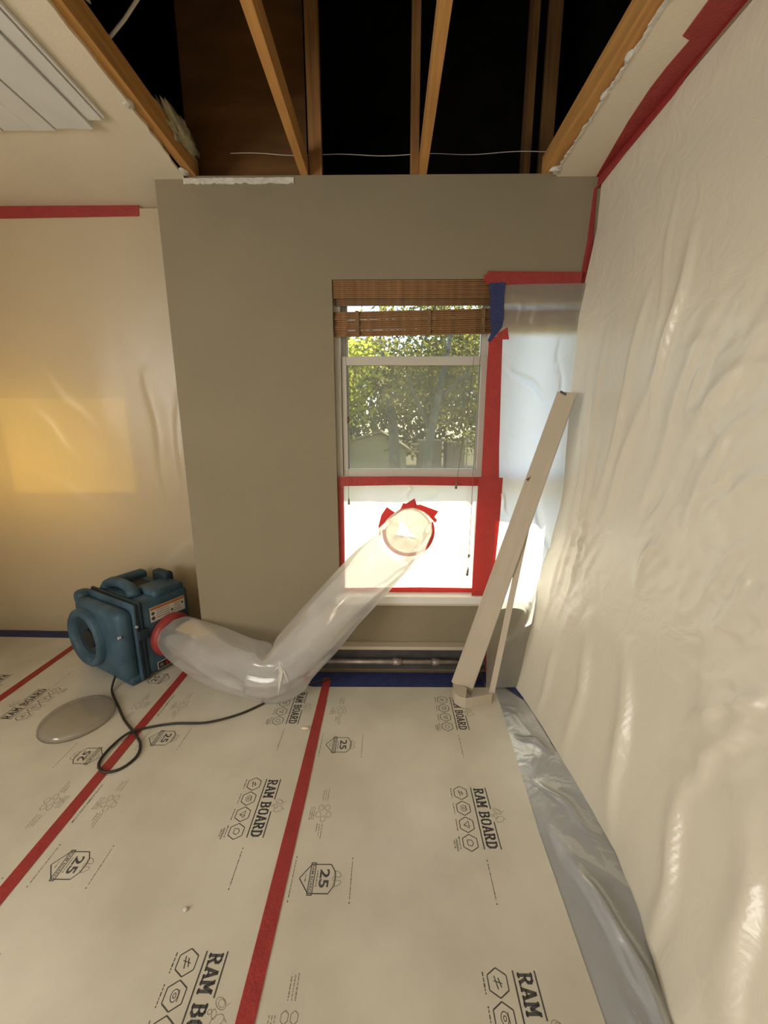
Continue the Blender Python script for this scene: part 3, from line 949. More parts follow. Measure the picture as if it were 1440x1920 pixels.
lg = Print()
lg.line((0, 0), (0.255, 0), 0.0045)
lg.line((0, 0.062), (0.098, 0.062), 0.0045)
lg.line((0.150, 0.062), (0.255, 0.062), 0.0045)
slab_text(lg, 'RAM BOARD', 0.006, 0.0115, 0.250, 0.040, 0.0075)
for kx in range(4):
    u = 0.026 + 0.0685 * kx
    lg.loop(hexpts(u, -0.048, 0.031, 0.031), 0.0032)
u = 0.026
lg.line((u - 0.014, -0.056), (u + 0.014, -0.050), 0.003); lg.line((u - 0.010, -0.046), (u + 0.010, -0.040), 0.003); lg.line((u - 0.004, -0.060), (u + 0.002, -0.036), 0.002)
u = 0.0945
lg.ell(u, -0.048, 0.013, 0.010, 0.002); lg.ell(u, -0.048, 0.005, 0.004, 0.002); lg.line((u - 0.012, -0.038), (u + 0.012, -0.036), 0.002)
u = 0.163
lg.loop([(u - 0.014, -0.040), (u + 0.014, -0.040), (u + 0.002, -0.060)], 0.0022); lg.line((u, -0.060), (u + 0.006, -0.036), 0.002)
u = 0.2315
lg.loop([(u - 0.010, -0.058), (u + 0.008, -0.058), (u + 0.013, -0.044), (u + 0.002, -0.036), (u - 0.010, -0.042)], 0.0025)
for kx in range(4):
    lg.dashes(0.004 + 0.0685 * kx, 0.050 + 0.0685 * kx, -0.087, 0.004, 20 + kx)
lg.tape_line(0.292, 0.427, 0.0, 5)
logo_me = lg.mesh('printed_logo', M['ink'])
bee = Print()
bee.ell(0.108, 0.086, 0.017, 0.010, 0.0016, R(60)); bee.ell(0.108, 0.088, 0.010, 0.007, 0.0012, R(60))
bee.ell(0.140, 0.088, 0.018, 0.011, 0.0016, R(115)); bee.ell(0.128, 0.075, 0.010, 0.006, 0.0016, R(20)); bee.ell(0.124, 0.062, 0.005, 0.005, 0.0016)
bee.line((0.112, 0.104), (0.106, 0.112), 0.0015); bee.line((0.135, 0.105), (0.142, 0.114), 0.0015)
bee.dashes(0.218, 0.262, -0.098, 0.009, 31); bee.dashes(0.222, 0.255, -0.107, 0.006, 32)
bee_me = bee.mesh('printed_bees', M['ink_light'])
bd = Print()
bd.loop([(0, -0.071), (0.045, -0.034), (0.045, 0.034), (0.020, 0.052), (-0.020, 0.052), (-0.045, 0.034), (-0.045, -0.034)], 0.0034)
bd.loop([(-0.050, -0.036), (0.050, -0.036), (0.050, -0.020), (-0.050, -0.020)], 0.003)
bd.text('25', -0.030, -0.002, 0.058, 0.034, 0.022)
bd.text('RAM BOARD', -0.042, -0.0325, 0.084, 0.009, 0.01)
bd.dashes(-0.025, 0.025, -0.0105, 0.003, 3)
bd.dashes(-0.012, 0.012, -0.050, 0.003, 4)
bd.tape_line(-0.070, 0.070, -0.095, 8)
bd.tape_line(-0.068, 0.072, 0.108, 9)
badge_me = bd.mesh('printed_badge', M['ink'])
b2 = Print()
b2.ell(-0.014, 0.060, 0.014, 0.008, 0.002, R(60)); b2.ell(0.014, 0.060, 0.014, 0.008, 0.002, R(115)); b2.ell(0.0, 0.050, 0.008, 0.006, 0.002)
badge_bee_me = b2.mesh('printed_bees', M['ink_light'])
rc = Print()
for i, vv in enumerate((0.012, 0.002, -0.008)):
    rc.dashes(-0.108 + 0.004 * i, -0.052, vv, 0.0038, 41 + i)
for i, vv in enumerate((0.006, -0.004, -0.014)):
    rc.dashes(0.045, 0.105 - 0.012 * i, vv, 0.0038, 51 + i)
for kx in range(5):
    a = R(72 * kx)
    rc.loop(hexpts(0.0 + 0.026 * math.cos(a), 0.004 + 0.022 * math.sin(a), 0.013, 0.011), 0.0020)
for i in range(3):
    rc.dashes(-0.025, 0.030, -0.034 - 0.008 * i, 0.0038, 61 + i)
rec_me = rc.mesh('printed_recycling_note', M['ink_light'])
ww = Print()
ww.text('WWW.RAMBOARD.COM', -0.085, -0.092, 0.17, 0.0085, 0.01)
www_me = ww.mesh('printed_address', M['ink'])

BT = 0.0032


def board(label, poly, xl, ylogo, flip, yr):
    o = tag(MB().prism(poly, 0.0008, BT).build('floor_board', M['board']), label, 'floor board')
    z = BT + 0.0003
    rot = (0, 0, math.pi if flip else 0)
    sgn = -1 if flip else 1
    P = 0.585
    items = ((logo_me, 0.736, 0.0), (bee_me, 0.736, 0.0), (badge_me, 0.144, -0.357), (badge_bee_me, 0.144, -0.357), (rec_me, 0.115, -0.120), (www_me, 0.115, -0.120))
    for me, off, dy in items:
        for kk in range(-4, 5):
            y = ylogo + sgn * dy + kk * P
            ext = {'printed_logo': (0.43, 0.01), 'printed_badge': (0.08, 0.08), 'printed_bees': (0.27, 0.0)}.get(me.name.split('.')[0], (0.12, 0.12))
            lo_, hi_ = (y - ext[0], y + ext[1]) if not flip else (y - ext[1], y + ext[0])
            if lo_ < yr[0] or hi_ > yr[1]:
                continue
            link(me.name.split('.')[0], me, o, (xl + sgn * off, y, z), rot)
    return o


board('kraft floor board nearest the window sill, right of the middle red seam', [(-0.377, -1.0), (0.565, -1.0), (0.571, 0.73), (0.584, 1.23), (0.630, 1.90), (0.64, 2.092), (-0.377, 2.092)], -0.377, 1.413, False, (-0.9, 2.09))
board('kraft floor board between the two red seams under the duct', [(-1.285, -1.0), (-0.379, -1.0), (-0.379, 2.092), (-0.60, 2.165), (-1.19, 2.17), (-1.19, 2.6), (-1.285, 2.6)], -1.271, 1.446, False, (-0.9, 2.09))
board('kraft floor board under the blue blower and frosted lid', [(-2.228, -1.0), (-1.287, -1.0), (-1.287, 2.66), (-2.228, 2.66)], -1.281, 1.790, True, (-0.9, 2.65))
board('kraft floor board at the far left beyond the orange-red seam', [(-3.07, -1.0), (-2.230, -1.0), (-2.230, 2.66), (-3.07, 2.66)], -3.17, 2.18, False, (-0.9, 2.65))

# ------------------------------------------------------------------ blower
BL = thing('air_blower', 'blue moulded portable air blower standing on the floor at left', 'blower', (-1.535, 2.035, BT + 0.001), R(-28))
# local: x to the outlet side (outlet face at x=0), y to the rear, front (inlet) face at y=0


def rbox(name, x0, x1, y0, y1, z0, z1, bev, mat, parent, seg=4):
    bm = bmesh.new()
    bmesh.ops.create_cube(bm, size=1.0)
    for v in bm.verts:
        v.co = Vector(((x0 + x1) / 2 + v.co.x * (x1 - x0), (y0 + y1) / 2 + v.co.y * (y1 - y0), (z0 + z1) / 2 + v.co.z * (z1 - z0)))
    bmesh.ops.bevel(bm, geom=bm.edges[:], offset=bev, segments=seg, affect='EDGES', profile=0.5)
    me = bpy.data.meshes.new(name)
    bm.to_mesh(me)
    bm.free()
    me.materials.append(mat)
    me.polygons.foreach_set('use_smooth', [True] * len(me.polygons))
    return link(name, me, parent)


BL.scale = (1.11, 1.11, 1.11)
fh = rbox('front_shell', -0.47, -0.010, 0.0, 0.085, 0.012, 0.430, 0.042, M['blower'], BL, 5)
# moulded flanges where the shells meet
rbox('seam_flange', -0.478, 0.002, 0.072, 0.092, 0.006, 0.455, 0.010, M['blower'], BL)
rbox('seam_gasket', -0.468, -0.004, 0.090, 0.104, 0.014, 0.448, 0.006, M['blower_dark'], BL)
rbox('seam_flange', -0.478, 0.002, 0.102, 0.122, 0.006, 0.458, 0.010, M['blower_dark'], BL)
rs = rbox('rear_shell', -0.46, 0.0, 0.118, 0.40, 0.012, 0.450, 0.032, M['blower'], BL, 5)
rbox('top_ridge', -0.19, -0.012, 0.20, 0.385, 0.43, 0.482, 0.020, M['blower'], BL)
rbox('top_ridge', -0.44, -0.37, 0.15, 0.385, 0.43, 0.492, 0.022, M['blower'], BL)
# inlet ring on the front, toward the far left
ix, iz = -0.335, 0.225
ring = MB()
n = 40
prof = [(0.172, 0.010), (0.168, -0.026), (0.156, -0.036), (0.136, -0.034), (0.122, -0.016), (0.112, 0.012), (0.105, 0.04)]
for r_, y_ in prof:
    for kx in range(n):
        a = 2 * math.pi * kx / n
        ring.v.append((ix + r_ * math.cos(a), y_, iz + r_ * math.sin(a)))
for i in range(len(prof) - 1):
    for kx in range(n):
        ring.f.append((i * n + kx, i * n + (kx + 1) % n, (i + 1) * n + (kx + 1) % n, (i + 1) * n + kx))
ring.build('inlet_ring', M['blower'], BL, smooth=True)
inl = MB()
inl.add([(ix + 0.108 * math.cos(2 * math.pi * kx / n), -0.004, iz + 0.108 * math.sin(2 * math.pi * kx / n)) for kx in range(n)], [tuple(range(n))])
inl.build('inlet_mouth', M['blower_dark'], BL)
MB().tube([(ix + 0.02, -0.012, iz - 0.005), (ix + 0.02, -0.003, iz - 0.005)], 0.055, 24).build('fan_hub', M['hole_black'], BL)
# corner knobs and feet
rbox('corner_knob', -0.515, -0.43, 0.02, 0.10, 0.37, 0.455, 0.030, M['blower'], BL)
rbox('corner_knob', -0.505, -0.45, 0.03, 0.10, 0.0, 0.075, 0.022, M['blower'], BL)
rbox('foot', -0.09, -0.005, 0.02, 0.11, 0.0, 0.05, 0.018, M['blower'], BL)
rbox('foot', -0.09, -0.005, 0.25, 0.38, 0.0, 0.05, 0.018, M['blower'], BL)
rbox('foot', -0.44, -0.34, 0.25, 0.38, 0.0, 0.05, 0.018, M['blower'], BL)
# handle on top
hd = MB()
hd.tube([(-0.405, 0.16, 0.440), (-0.395, 0.165, 0.465), (-0.36, 0.17, 0.486), (-0.27, 0.175, 0.492), (-0.18, 0.17, 0.484), (-0.145, 0.165, 0.464), (-0.13, 0.16, 0.440)], [0.040, 0.036, 0.030, 0.028, 0.030, 0.036, 0.040], 12)
hd.build('handle', M['blower'], BL, smooth=True)
rbox('handle_well_shade', -0.375, -0.185, 0.19, 0.33, 0.438, 0.456, 0.008, M['hole_black'], BL)  # raised black plate standing in for the shaded recess
rbox('rear_grip', -0.27, -0.13, 0.345, 0.405, 0.44, 0.520, 0.020, M['blower_dark'], BL)
rbox('latch', -0.018, 0.012, 0.080, 0.140, 0.245, 0.300, 0.008, M['blower_dark'], BL)
MB().tube([(-0.02, -0.004, 0.30), (-0.02, 0.01, 0.30)], 0.007, 10).build('bolt', M['cable'], BL)
MB().tube([(0.0, 0.082, 0.33), (0.007, 0.082, 0.33)], 0.007, 10).build('bolt', M['cable'], BL)
# labels on the outlet side
lb = B(0.0, 0.0018, 0.160, 0.365, 0.318, 0.402).build('warning_label', M['label_white'], BL)
B(0.0018, 0.0026, 0.162, 0.363, 0.385, 0.400).build('label_band', M['label_orange'], lb)
for (yy_, zz_, r_) in ((0.175, 0.366, 0.010), (0.175, 0.338, 0.011), (0.285, 0.346, 0.007), (0.350, 0.366, 0.007)):
    MB().tube([(0.0018, yy_, zz_), (0.0026, yy_, zz_)], r_, 12).build('label_icon', M['ink'], lb)
for zz_ in (0.375, 0.362, 0.349, 0.336):
    B(0.0018, 0.0024, 0.195, 0.270, zz_ - 0.002, zz_ + 0.002).build('label_line', M['ink_light'], lb)
    B(0.0018, 0.0024, 0.298, 0.338, zz_ - 0.002, zz_ + 0.002).build('label_line', M['ink_light'], lb)
lb = B(0.0, 0.0016, 0.165, 0.380, 0.024, 0.070).build('name_label', M['label_white'], BL)
B(0.0016, 0.0022, 0.169, 0.376, 0.028, 0.066).build('label_field', M['hole_black'], lb)
for i in range(8):
    B(0.0022, 0.0028, 0.210 + i * 0.0195, 0.2245 + i * 0.0195, 0.034, 0.060).build('label_mark', M['label_red'], lb)
B(0.0022, 0.0028, 0.176, 0.198, 0.037, 0.057).build('label_mark', M['ink_light'], lb)
# outlet spigot wrapped with red tape
oy, oz = 0.262, 0.205
sp_ = MB().tube([(-0.01, oy, oz), (0.035, oy, oz)], 0.096, 40, cap=False)
sp_.build('outlet_spigot', M['blower_dark'], BL, smooth=True)
MB().tube([(0.006, oy, oz), (0.012, oy, oz), (0.05, oy, oz), (0.056, oy, oz)], [0.112, 0.126, 0.120, 0.104], 40, cap=False).build('outlet_tape', M['red'], BL, smooth=True)
# power cord (world coordinates brought into the blower's frame)
inv = (Matrix.Translation(BL.location) @ Matrix.Rotation(R(-28), 4, 'Z') @ Matrix.Scale(1.11, 4)).inverted()


def catmull(pts, n=10):
    pts = [Vector(p) for p in pts]
    P_ = [pts[0]] + pts + [pts[-1]]
    out = []
    for i in range(1, len(P_) - 2):
        for k_ in range(n):
            t = k_ / n
            a, b, c, d = P_[i - 1], P_[i], P_[i + 1], P_[i + 2]
            out.append(0.5 * ((2 * b) + (c - a) * t + (2 * a - 5 * b + 4 * c - d) * t * t + (3 * b - a - 3 * c + d) * t ** 3))
    out.append(pts[-1])
    return out


zc = BT + 0.0062
cp = catmull([(-1.66, 2.12, 0.06), (-1.64, 2.045, 0.02), (-1.60, 1.99, zc), (-1.50, 1.89, zc), (-1.40, 1.79, zc), (-1.29, 1.70, zc), (-1.215, 1.63, zc), (-1.185, 1.555, zc), (-1.215, 1.485, zc), (-1.28, 1.468, zc),
              (-1.335, 1.515, zc), (-1.345, 1.60, zc), (-1.31, 1.685, zc + 0.009), (-1.24, 1.735, zc), (-1.12, 1.765, zc), (-0.95, 1.775, zc), (-0.80, 1.84, zc), (-0.68, 1.94, zc), (-0.55, 2.06, zc), (-0.35, 2.15, zc + 0.002)], 12)
MB().tube([inv @ p for p in cp], 0.0055, 8).build('power_cord', M['rubber'], BL, smooth=True)

# ------------------------------------------------------------------ clear exhaust duct
BLm = Matrix.Translation(BL.location) @ Matrix.Rotation(R(-28), 4, 'Z') @ Matrix.Scale(1.11, 4)
pA = BLm @ Vector((0.048, oy, oz))
pA2 = BLm @ Vector((0.13, oy, oz - 0.008))
dA = (pA2 - pA).normalized()
elbow = Vector((-0.62, 1.965, 0.158))
pH = Vector((HX, 2.300, HZ))
dB = (pH - elbow).normalized()
path, radii, normals = [], [], []
mid = pA2 + (elbow - pA2) * 0.48 + Vector((0, -0.012, -0.012))
seg1 = catmull([pA, pA2, mid, elbow - (elbow - mid).normalized() * 0.10], 14)
seg2 = [elbow + dB * (0.10 + ((pH - elbow).length - 0.10) * i / 44) for i in range(45)]
rings = []
for i, p in enumerate(seg1):
    t = i / (len(seg1) - 1)
    d = (seg1[min(i + 1, len(seg1) - 1)] - seg1[max(i - 1, 0)]).normalized()
    rings.append((p, d, 0.113 + 0.043 * min(1, t * 1.7), 0.002 + 0.003 * t))
dl = rings[-1][1]
for kx, tt in enumerate((0.2, 0.35, 0.5, 0.65, 0.8)):
    a_ = seg1[-1]
    b_ = seg2[0]
    p = a_ * (1 - tt) ** 2 + elbow * 2 * tt * (1 - tt) + b_ * tt ** 2
    d = (dl * (1 - tt) + dB * tt).normalized()
    rings.append((p, d, 0.152 - 0.006 * math.sin(math.pi * tt), 0.010))
for i, p in enumerate(seg2):
    t = i / 44
    d = dB
    if t > 0.72:
        d = dB.lerp(Vector((0.05, 1, 0.15)).normalized(), min(1, (t - 0.72) / 0.28) * 0.92).normalized()
    rings.append((p, d, 0.152 + 0.004 * math.sin(t * 7), 0.004))
n = 64
V_ = []
inside_bend = (dB - dl).normalized()
for i, (p, d, r_, j) in enumerate(rings):
    side = d.cross(Vector((0, 0, 1))).normalized()
    upv = side.cross(d).normalized()
    for kx in range(n):
        a = 2 * math.pi * kx / n
        v = side * math.cos(a) + upv * math.sin(a)
        w_ = 1 + (j / r_) * (1.6 * math.sin(3 * a + i * 0.12) + 1.0 * math.sin(5 * a - i * 0.09) + 0.6 * math.sin(9 * a + i * 0.3))
        q = p + v * r_ * w_
        # crease on the inner side of the bend
        be = math.exp(-((q - elbow).dot(dB + dl) / 0.045) ** 2)
        ins = max(0.0, v.dot(inside_bend))
        q = q - v * (0.055 * be * ins ** 1.5)
        if q.z < BT + 0.004:
            q.z = BT + 0.004
        V_.append(q)
me = bpy.data.meshes.new('exhaust_duct')
me.from_pydata([tuple(q) for q in V_], [], [(i * n + kx, i * n + (kx + 1) % n, (i + 1) * n + (kx + 1) % n, (i + 1) * n + kx) for i in range(len(rings) - 1) for kx in range(n)])
me.materials.append(M['film_duct'])
me.polygons.foreach_set('use_smooth', [True] * len(me.polygons))
duct = tag(link('exhaust_duct', me), 'clear inflated plastic duct from the blue blower up to the window', 'duct')
# white slivers standing in for the star highlight on the bend
cc = Vector([-0.566, 1.855, 0.293])
ck = MB()
for tp_, wd_ in (((-0.577, 1.806, 0.150), 0.013), ((-0.520, 1.822, 0.205), 0.006), ((-0.612, 1.838, 0.262), 0.007), ((-0.585, 1.872, 0.318), 0.009)):
    tp_ = Vector(tp_)
    d_ = (tp_ - cc).normalized()
    sd_ = d_.cross(Vector((0, -1, 0.4)).normalized()).normalized() * wd_
    rs_ = Vector((0, -0.007, 0.003))
    m_ = cc + (tp_ - cc) * 0.35
    ck.add([cc - sd_ * 0.7, m_ - sd_, tp_, m_ + rs_, cc + rs_], [(0, 1, 3, 4), (1, 2, 3)])
    ck.add([cc + sd_ * 0.7, m_ + sd_ * 0.8, tp_, m_ + rs_, cc + rs_], [(4, 3, 1, 0), (3, 2, 1)])
ck.build('bend_highlight', M['bend_highlight'], duct)
# gathered film inside the mouth, with a patch added over the hole to stop the sunbeam
mf = MB()
nn_ = 72


def tri_r(a):
    best = 1e9
    tp = [(-0.038, 0.062), (-0.058, -0.030), (0.062, -0.046)]
    for i in range(3):
        (x1_, y1_), (x2_, y2_) = tp[i], tp[(i + 1) % 3]
        dx, dy = x2_ - x1_, y2_ - y1_
        den = math.cos(a) * dy - math.sin(a) * dx
        if abs(den) < 1e-9:
            continue
        r_ = (x1_ * dy - y1_ * dx) / den
        if r_ > 0:
            best = min(best, r_)
    return best


for ir, (k_, yy0) in enumerate(((0.0, 2.293), (0.3, 2.298), (0.65, 2.308), (1.0, 2.316))):
    for kx in range(nn_):
        a = 2 * math.pi * kx / nn_
        r0 = 0.142 * (1 - k_) + tri_r(a) * k_
        mf.v.append((HX - 0.01 * k_ + r0 * math.cos(a), yy0 + 0.005 * k_ * math.sin(a * 5 + ir), HZ + r0 * math.sin(a)))
for ir in range(3):
    for kx in range(nn_):
        mf.f.append((ir * nn_ + kx, ir * nn_ + (kx + 1) % nn_, (ir + 1) * nn_ + (kx + 1) % nn_, (ir + 1) * nn_ + kx))
mfo = mf.build('mouth_film', M['film_mouth'], duct, smooth=True)
mp_ = MB()
mp_.add([mf.v[3 * nn_ + kx] for kx in range(nn_)], [tuple(range(nn_))])
mp_.build('mouth_sun_stop', M['film_window'], duct)
# tape pieces that hold the duct to the sheet (fan of torn strips over the top)
yy_ = 2.270
for poly, lab in [
    ([(-0.052, 0.885), (-0.058, 0.95), (-0.040, 1.02), (-0.008, 1.068), (0.040, 1.035), (0.020, 1.02), (-0.012, 0.985), (-0.03, 0.95)], 'red tape piece at the left of the duct mouth'),
    ([(0.012, 1.000), (0.040, 1.026), (0.075, 1.060), (0.088, 1.092), (0.105, 1.088), (0.155, 1.120), (0.172, 1.075), (0.15, 1.062), (0.09, 1.052), (0.04, 1.015)], 'jagged red tape piece on top of the duct mouth'),
    ([(0.15, 1.078), (0.19, 1.082), (0.25, 1.060), (0.298, 1.042), (0.275, 1.008), (0.292, 0.988), (0.28, 0.972), (0.25, 1.005), (0.21, 1.038), (0.15, 1.058)], 'red tape piece at the right of the duct mouth')]:
    wall_tape('red_tape', lab, poly, yy_, M['red'])
    yy_ += 0.003
# tape band seen through the film round the lower rim of the mouth
nb = MB()
arc = [R(a) for a in range(175, 385, 8)]
for i in range(len(arc) - 1):
    p0 = [(HX + 0.158 * math.cos(a), 2.284 + 0.004 * math.sin(a * 3), HZ + 0.158 * math.sin(a)) for a in (arc[i], arc[i + 1])]
    p1 = [(HX + 0.136 * math.cos(a), 2.284 + 0.004 * math.sin(a * 3), HZ + 0.136 * math.sin(a)) for a in (arc[i], arc[i + 1])]
    nb.slab(p0[0], p0[1], p1[1], p1[0], (0, 0.002, 0))
tag(nb.build('red_tape', M['red']), 'curved red tape under the lower rim of the duct mouth', 'tape')

# ------------------------------------------------------------------ frosted lid on the floor
lid = MB()
n = 48
prof = [(0.0, 0.036), (0.08, 0.036), (0.13, 0.034), (0.155, 0.029), (0.166, 0.020), (0.170, 0.0), (0.164, 0.0)]
for r_, z_ in prof[1:]:
    for kx in range(n):
        a = 2 * math.pi * kx / n
        lid.v.append((r_ * math.cos(a), r_ * math.sin(a), z_))
for i in range(len(prof) - 2):
    for kx in range(n):
        lid.f.append((i * n + kx, i * n + (kx + 1) % n, (i + 1) * n + (kx + 1) % n, (i + 1) * n + kx))
lid.f.append(tuple(range(n)))
o = lid.build('frosted_lid', M['bag'], smooth=True)
o.location = (-1.655, 1.80, BT + 0.0006)
tag(o, 'round frosted grey plastic lid lying before the blower', 'dish')

# ------------------------------------------------------------------ baseboard heater and its loose covers
ht = thing('baseboard_heater', 'open baseboard heater with bare pipe below the window', 'heater', (0, YB, 0))
B(-0.745, 0.62, -0.062, -0.002, 0.178, 0.200).build('top_strip', M['taupe_metal'], ht, bevel=0.003)
B(-0.735, 0.62, -0.012, -0.002, 0.012, 0.178).build('back_panel', M['heater_grey'], ht)
MB().tube([(-0.60, -0.06, 0.096), (0.60, -0.06, 0.096)], 0.016, 16).build('pipe', M['copper'], ht, smooth=True)
for x, l in ((0.06, 0.06), (0.30, 0.05), (-0.42, 0.05)):
    MB().tube([(x - l / 2, -0.06, 0.096), (x + l / 2, -0.06, 0.096)], 0.023, 16).build('coupling', M['copper'], ht, smooth=True)
for x in (-0.5, 0.2, 0.52):
    B(x - 0.008, x + 0.008, -0.06, -0.012, 0.06, 0.078).build('bracket', M['heater_grey'], ht)
ol = thing('wall_outlet', 'small pale outlet plate low on the grey wall behind the duct', 'outlet', (-0.46, YB, 0.39))
B(-0.036, 0.036, -0.007, -0.001, -0.057, 0.057).build('cover_plate', M['white'], ol, bevel=0.002)
for z_ in (-0.022, 0.022):
    B(-0.016, 0.016, -0.010, -0.006, z_ - 0.014, z_ + 0.014).build('socket', M['white'], ol, bevel=0.002)

hc = thing('heater_cover', 'long taupe metal heater cover leaning in the right corner', 'heater cover', (0.43, 2.01, 0.004))
ob = Vector(hc.location)
bl_, br_, tr_, tl_ = [Vector(p) - ob for p in ((0.372, 2.035, 0.075), (0.480, 1.998, 0.012), (0.962, 2.09, 1.70), (0.868, 2.105, 1.708))]
nrm = (br_ - bl_).cross(tl_ - bl_).normalized()
if nrm.y < 0:
    nrm = -nrm
MB().slab(bl_, br_, tr_, tl_, nrm * 0.003).build('face_panel', M['taupe_metal'], hc)
MB().slab(br_, tr_, tr_ + nrm * 0.022, br_ + nrm * 0.022, (br_ - bl_).normalized() * -0.003).build('edge_flange', M['taupe_metal'], hc)
MB().slab(bl_, tl_, tl_ + nrm * 0.022, bl_ + nrm * 0.022, (br_ - bl_).normalized() * 0.003).build('edge_flange', M['taupe_metal'], hc)
up_ = (tl_ - bl_).normalized()
ac = (br_ - bl_).normalized()
MB().slab(tl_ + ac * 0.012, tl_ + ac * 0.045, tl_ + ac * 0.045 + up_ * 0.012, tl_ + ac * 0.012 + up_ * 0.012, nrm * 0.003).build('end_tab', M['heater_grey'], hc)
q = bl_ + (tl_ - bl_) * 0.725 - nrm * 0.0012
MB().slab(q + ac * 0.002, q + ac * 0.016 - up_ * 0.004, q + ac * 0.022 + up_ * 0.026, q + ac * 0.012 + up_ * 0.014, nrm * 0.001).build('dent_mark', M['heater_grey'], hc)

st = MB()
st.slab((0.566, 1.962, 0.006), (0.594, 1.952, 0.006), (0.835, 2.115, 1.38), (0.800, 2.125, 1.38), (0.002, 0.008, 0))
tag(st.build('heater_trim_strip', M['taupe_metal']), 'narrow taupe metal strip leaning behind the long heater cover', 'metal strip')
cpth = [(0.382, 2.045), (0.372, 1.985), (0.378, 1.945), (0.398, 1.918), (0.43, 1.903), (0.47, 1.908), (0.585, 1.938)]
ec = MB()
for i in range(len(cpth) - 1):
    (xa, ya), (xb_, yb_) = cpth[i], cpth[i + 1]
    ha, hb = 0.064 + 0.001 * i, 0.065 + 0.001 * i
    d = Vector((xb_ - xa, yb_ - ya, 0)).normalized()
    nn = Vector((-d.y, d.x, 0)) * 0.003
    ec.slab((xa, ya, BT), (xb_, yb_, BT), (xb_, yb_, hb), (xa, ya, ha), nn)
ec.slab((0.382, 2.045, 0.062), (0.378, 1.945, 0.066), (0.43, 1.905, 0.067), (0.455, 1.995, 0.064), (0, 0, 0.002))
tag(ec.build('heater_end_cap', M['taupe_metal']), 'bent taupe end cap on the floor at the foot of the leaning cover', 'end cap')

# crumbs
o = lump('debris_chip', (-0.425, 1.735, 0.0135), (0.022, 0.008, 0.007), M['crumb'], 0.4, 2)
tag(o, 'small pale chip of debris lying on the middle red tape seam', 'debris')
o = lump('debris_chip', (-0.651, 0.961, BT + 0.004), (0.008, 0.007, 0.004), M['white'], 0.4, 2)
tag(o, 'tiny white crumb on the floor board near the front', 'debris')

# ------------------------------------------------------------------ outside
GZ = -1.4
gr = MB().add([(-60, 3.6, GZ), (60, 3.6, GZ), (60, 120, GZ), (-60, 120, GZ)], [(0, 1, 2, 3)])
struct(gr.build('ground_outside', M['drive']))


def foliage_mesh(name, blobs, n, size, mat, seed):
    r = np.random.default_rng(seed)
    vs = np.zeros((n * 4, 3))
    wts = np.array([b[3] * b[4] * b[5] for b in blobs])
    ch = r.choice(len(blobs), n, p=wts / wts.sum())
    Bm = np.array(blobs)[ch]
    d = r.normal(size=(n, 3))
    d /= np.linalg.norm(d, axis=1)[:, None]
    rad = r.random(n) ** 0.45
    c = Bm[:, :3] + d * rad[:, None] * Bm[:, 3:6]
    a = r.normal(size=(n, 3))
    a /= np.linalg.norm(a, axis=1)[:, None]
    b = np.cross(a, r.normal(size=(n, 3)))
    b /= np.linalg.norm(b, axis=1)[:, None]
    s_ = size * r.uniform(0.6, 1.3, n)[:, None]
    vs[0::4] = c - a * s_
    vs[1::4] = c + b * s_ * 0.55
    vs[2::4] = c + a * s_
    vs[3::4] = c - b * s_ * 0.55
    me = bpy.data.meshes.new(name)
    me.from_pydata(vs.tolist(), [], [(4 * i, 4 * i + 1, 4 * i + 2, 4 * i + 3) for i in range(n)])
    me.materials.append(mat)
    return me


def tree(label, base, trunk_pts, rads, blobs, n, size, mat, seed, branches=()):
    tr = thing('tree', label, 'tree', base, 0, 'trees outside the window')
    bv = Vector(base)
    MB().tube([Vector(p) - bv for p in trunk_pts], rads, 10).build('trunk', M['bark'], tr, smooth=True)
    for b in branches:
        MB().tube([Vector(p) - bv for p in b[0]], b[1], 7).build('branch', M['bark'], tr, smooth=True)
    o_ = link('foliage', foliage_mesh('foliage', [(*[b[i] - base[i] for i in range(3)], *b[3:]) for b in blobs], n, size, mat, seed), tr)
    tag(o_, kind='stuff')
    return tr


tree('leafy tree with a leaning pale trunk right of centre outside', (0.70, 9.0, GZ), [(0.70, 9, GZ), (0.86, 9, 0.5), (0.95, 9.0, 1.4), (1.15, 9.1, 2.4), (1.4, 9.2, 3.8)], [0.14, 0.11, 0.10, 0.08, 0.05],
     [(1.5, 9.5, 3.2, 1.5, 1.0, 1.1), (0.5, 9.6, 2.6, 1.1, 0.8, 0.75), (1.9, 9.3, 2.0, 0.6, 0.5, 0.55), (1.1, 9.8, 4.2, 1.8, 1.2, 1.0), (2.2, 9.9, 1.3, 0.35, 0.4, 0.35), (1.25, 9.9, 1.75, 0.5, 0.4, 0.35)], 5200, 0.062, M['leaf_b'], 3,
     [([(0.95, 9, 1.4), (0.7, 9.1, 2.0), (0.4, 9.2, 2.7)], [0.05, 0.04, 0.02]), ([(1.1, 9.1, 2.1), (1.6, 9.1, 2.6), (2.2, 9.2, 3.0)], [0.05, 0.04, 0.02])])
tree('bright yellow-green tree at the left of the window view', (-2.2, 8.2, GZ), [(-2.2, 8.2, GZ), (-2.0, 8.2, 0.8), (-1.8, 8.2, 2.2), (-1.6, 8.2, 3.2)], [0.12, 0.10, 0.07, 0.04],
     [(-1.2, 8.4, 2.6, 0.95, 0.8, 0.8), (-0.75, 8.3, 2.0, 0.55, 0.5, 0.5), (-1.9, 8.2, 3.2, 1.2, 0.9, 0.9), (-0.5, 8.6, 2.9, 0.6, 0.6, 0.5), (-0.95, 8.2, 1.45, 0.30, 0.3, 0.35), (-2.6, 8.3, 2.2, 0.9, 0.8, 0.8)], 4600, 0.058, M['leaf_a'], 5)
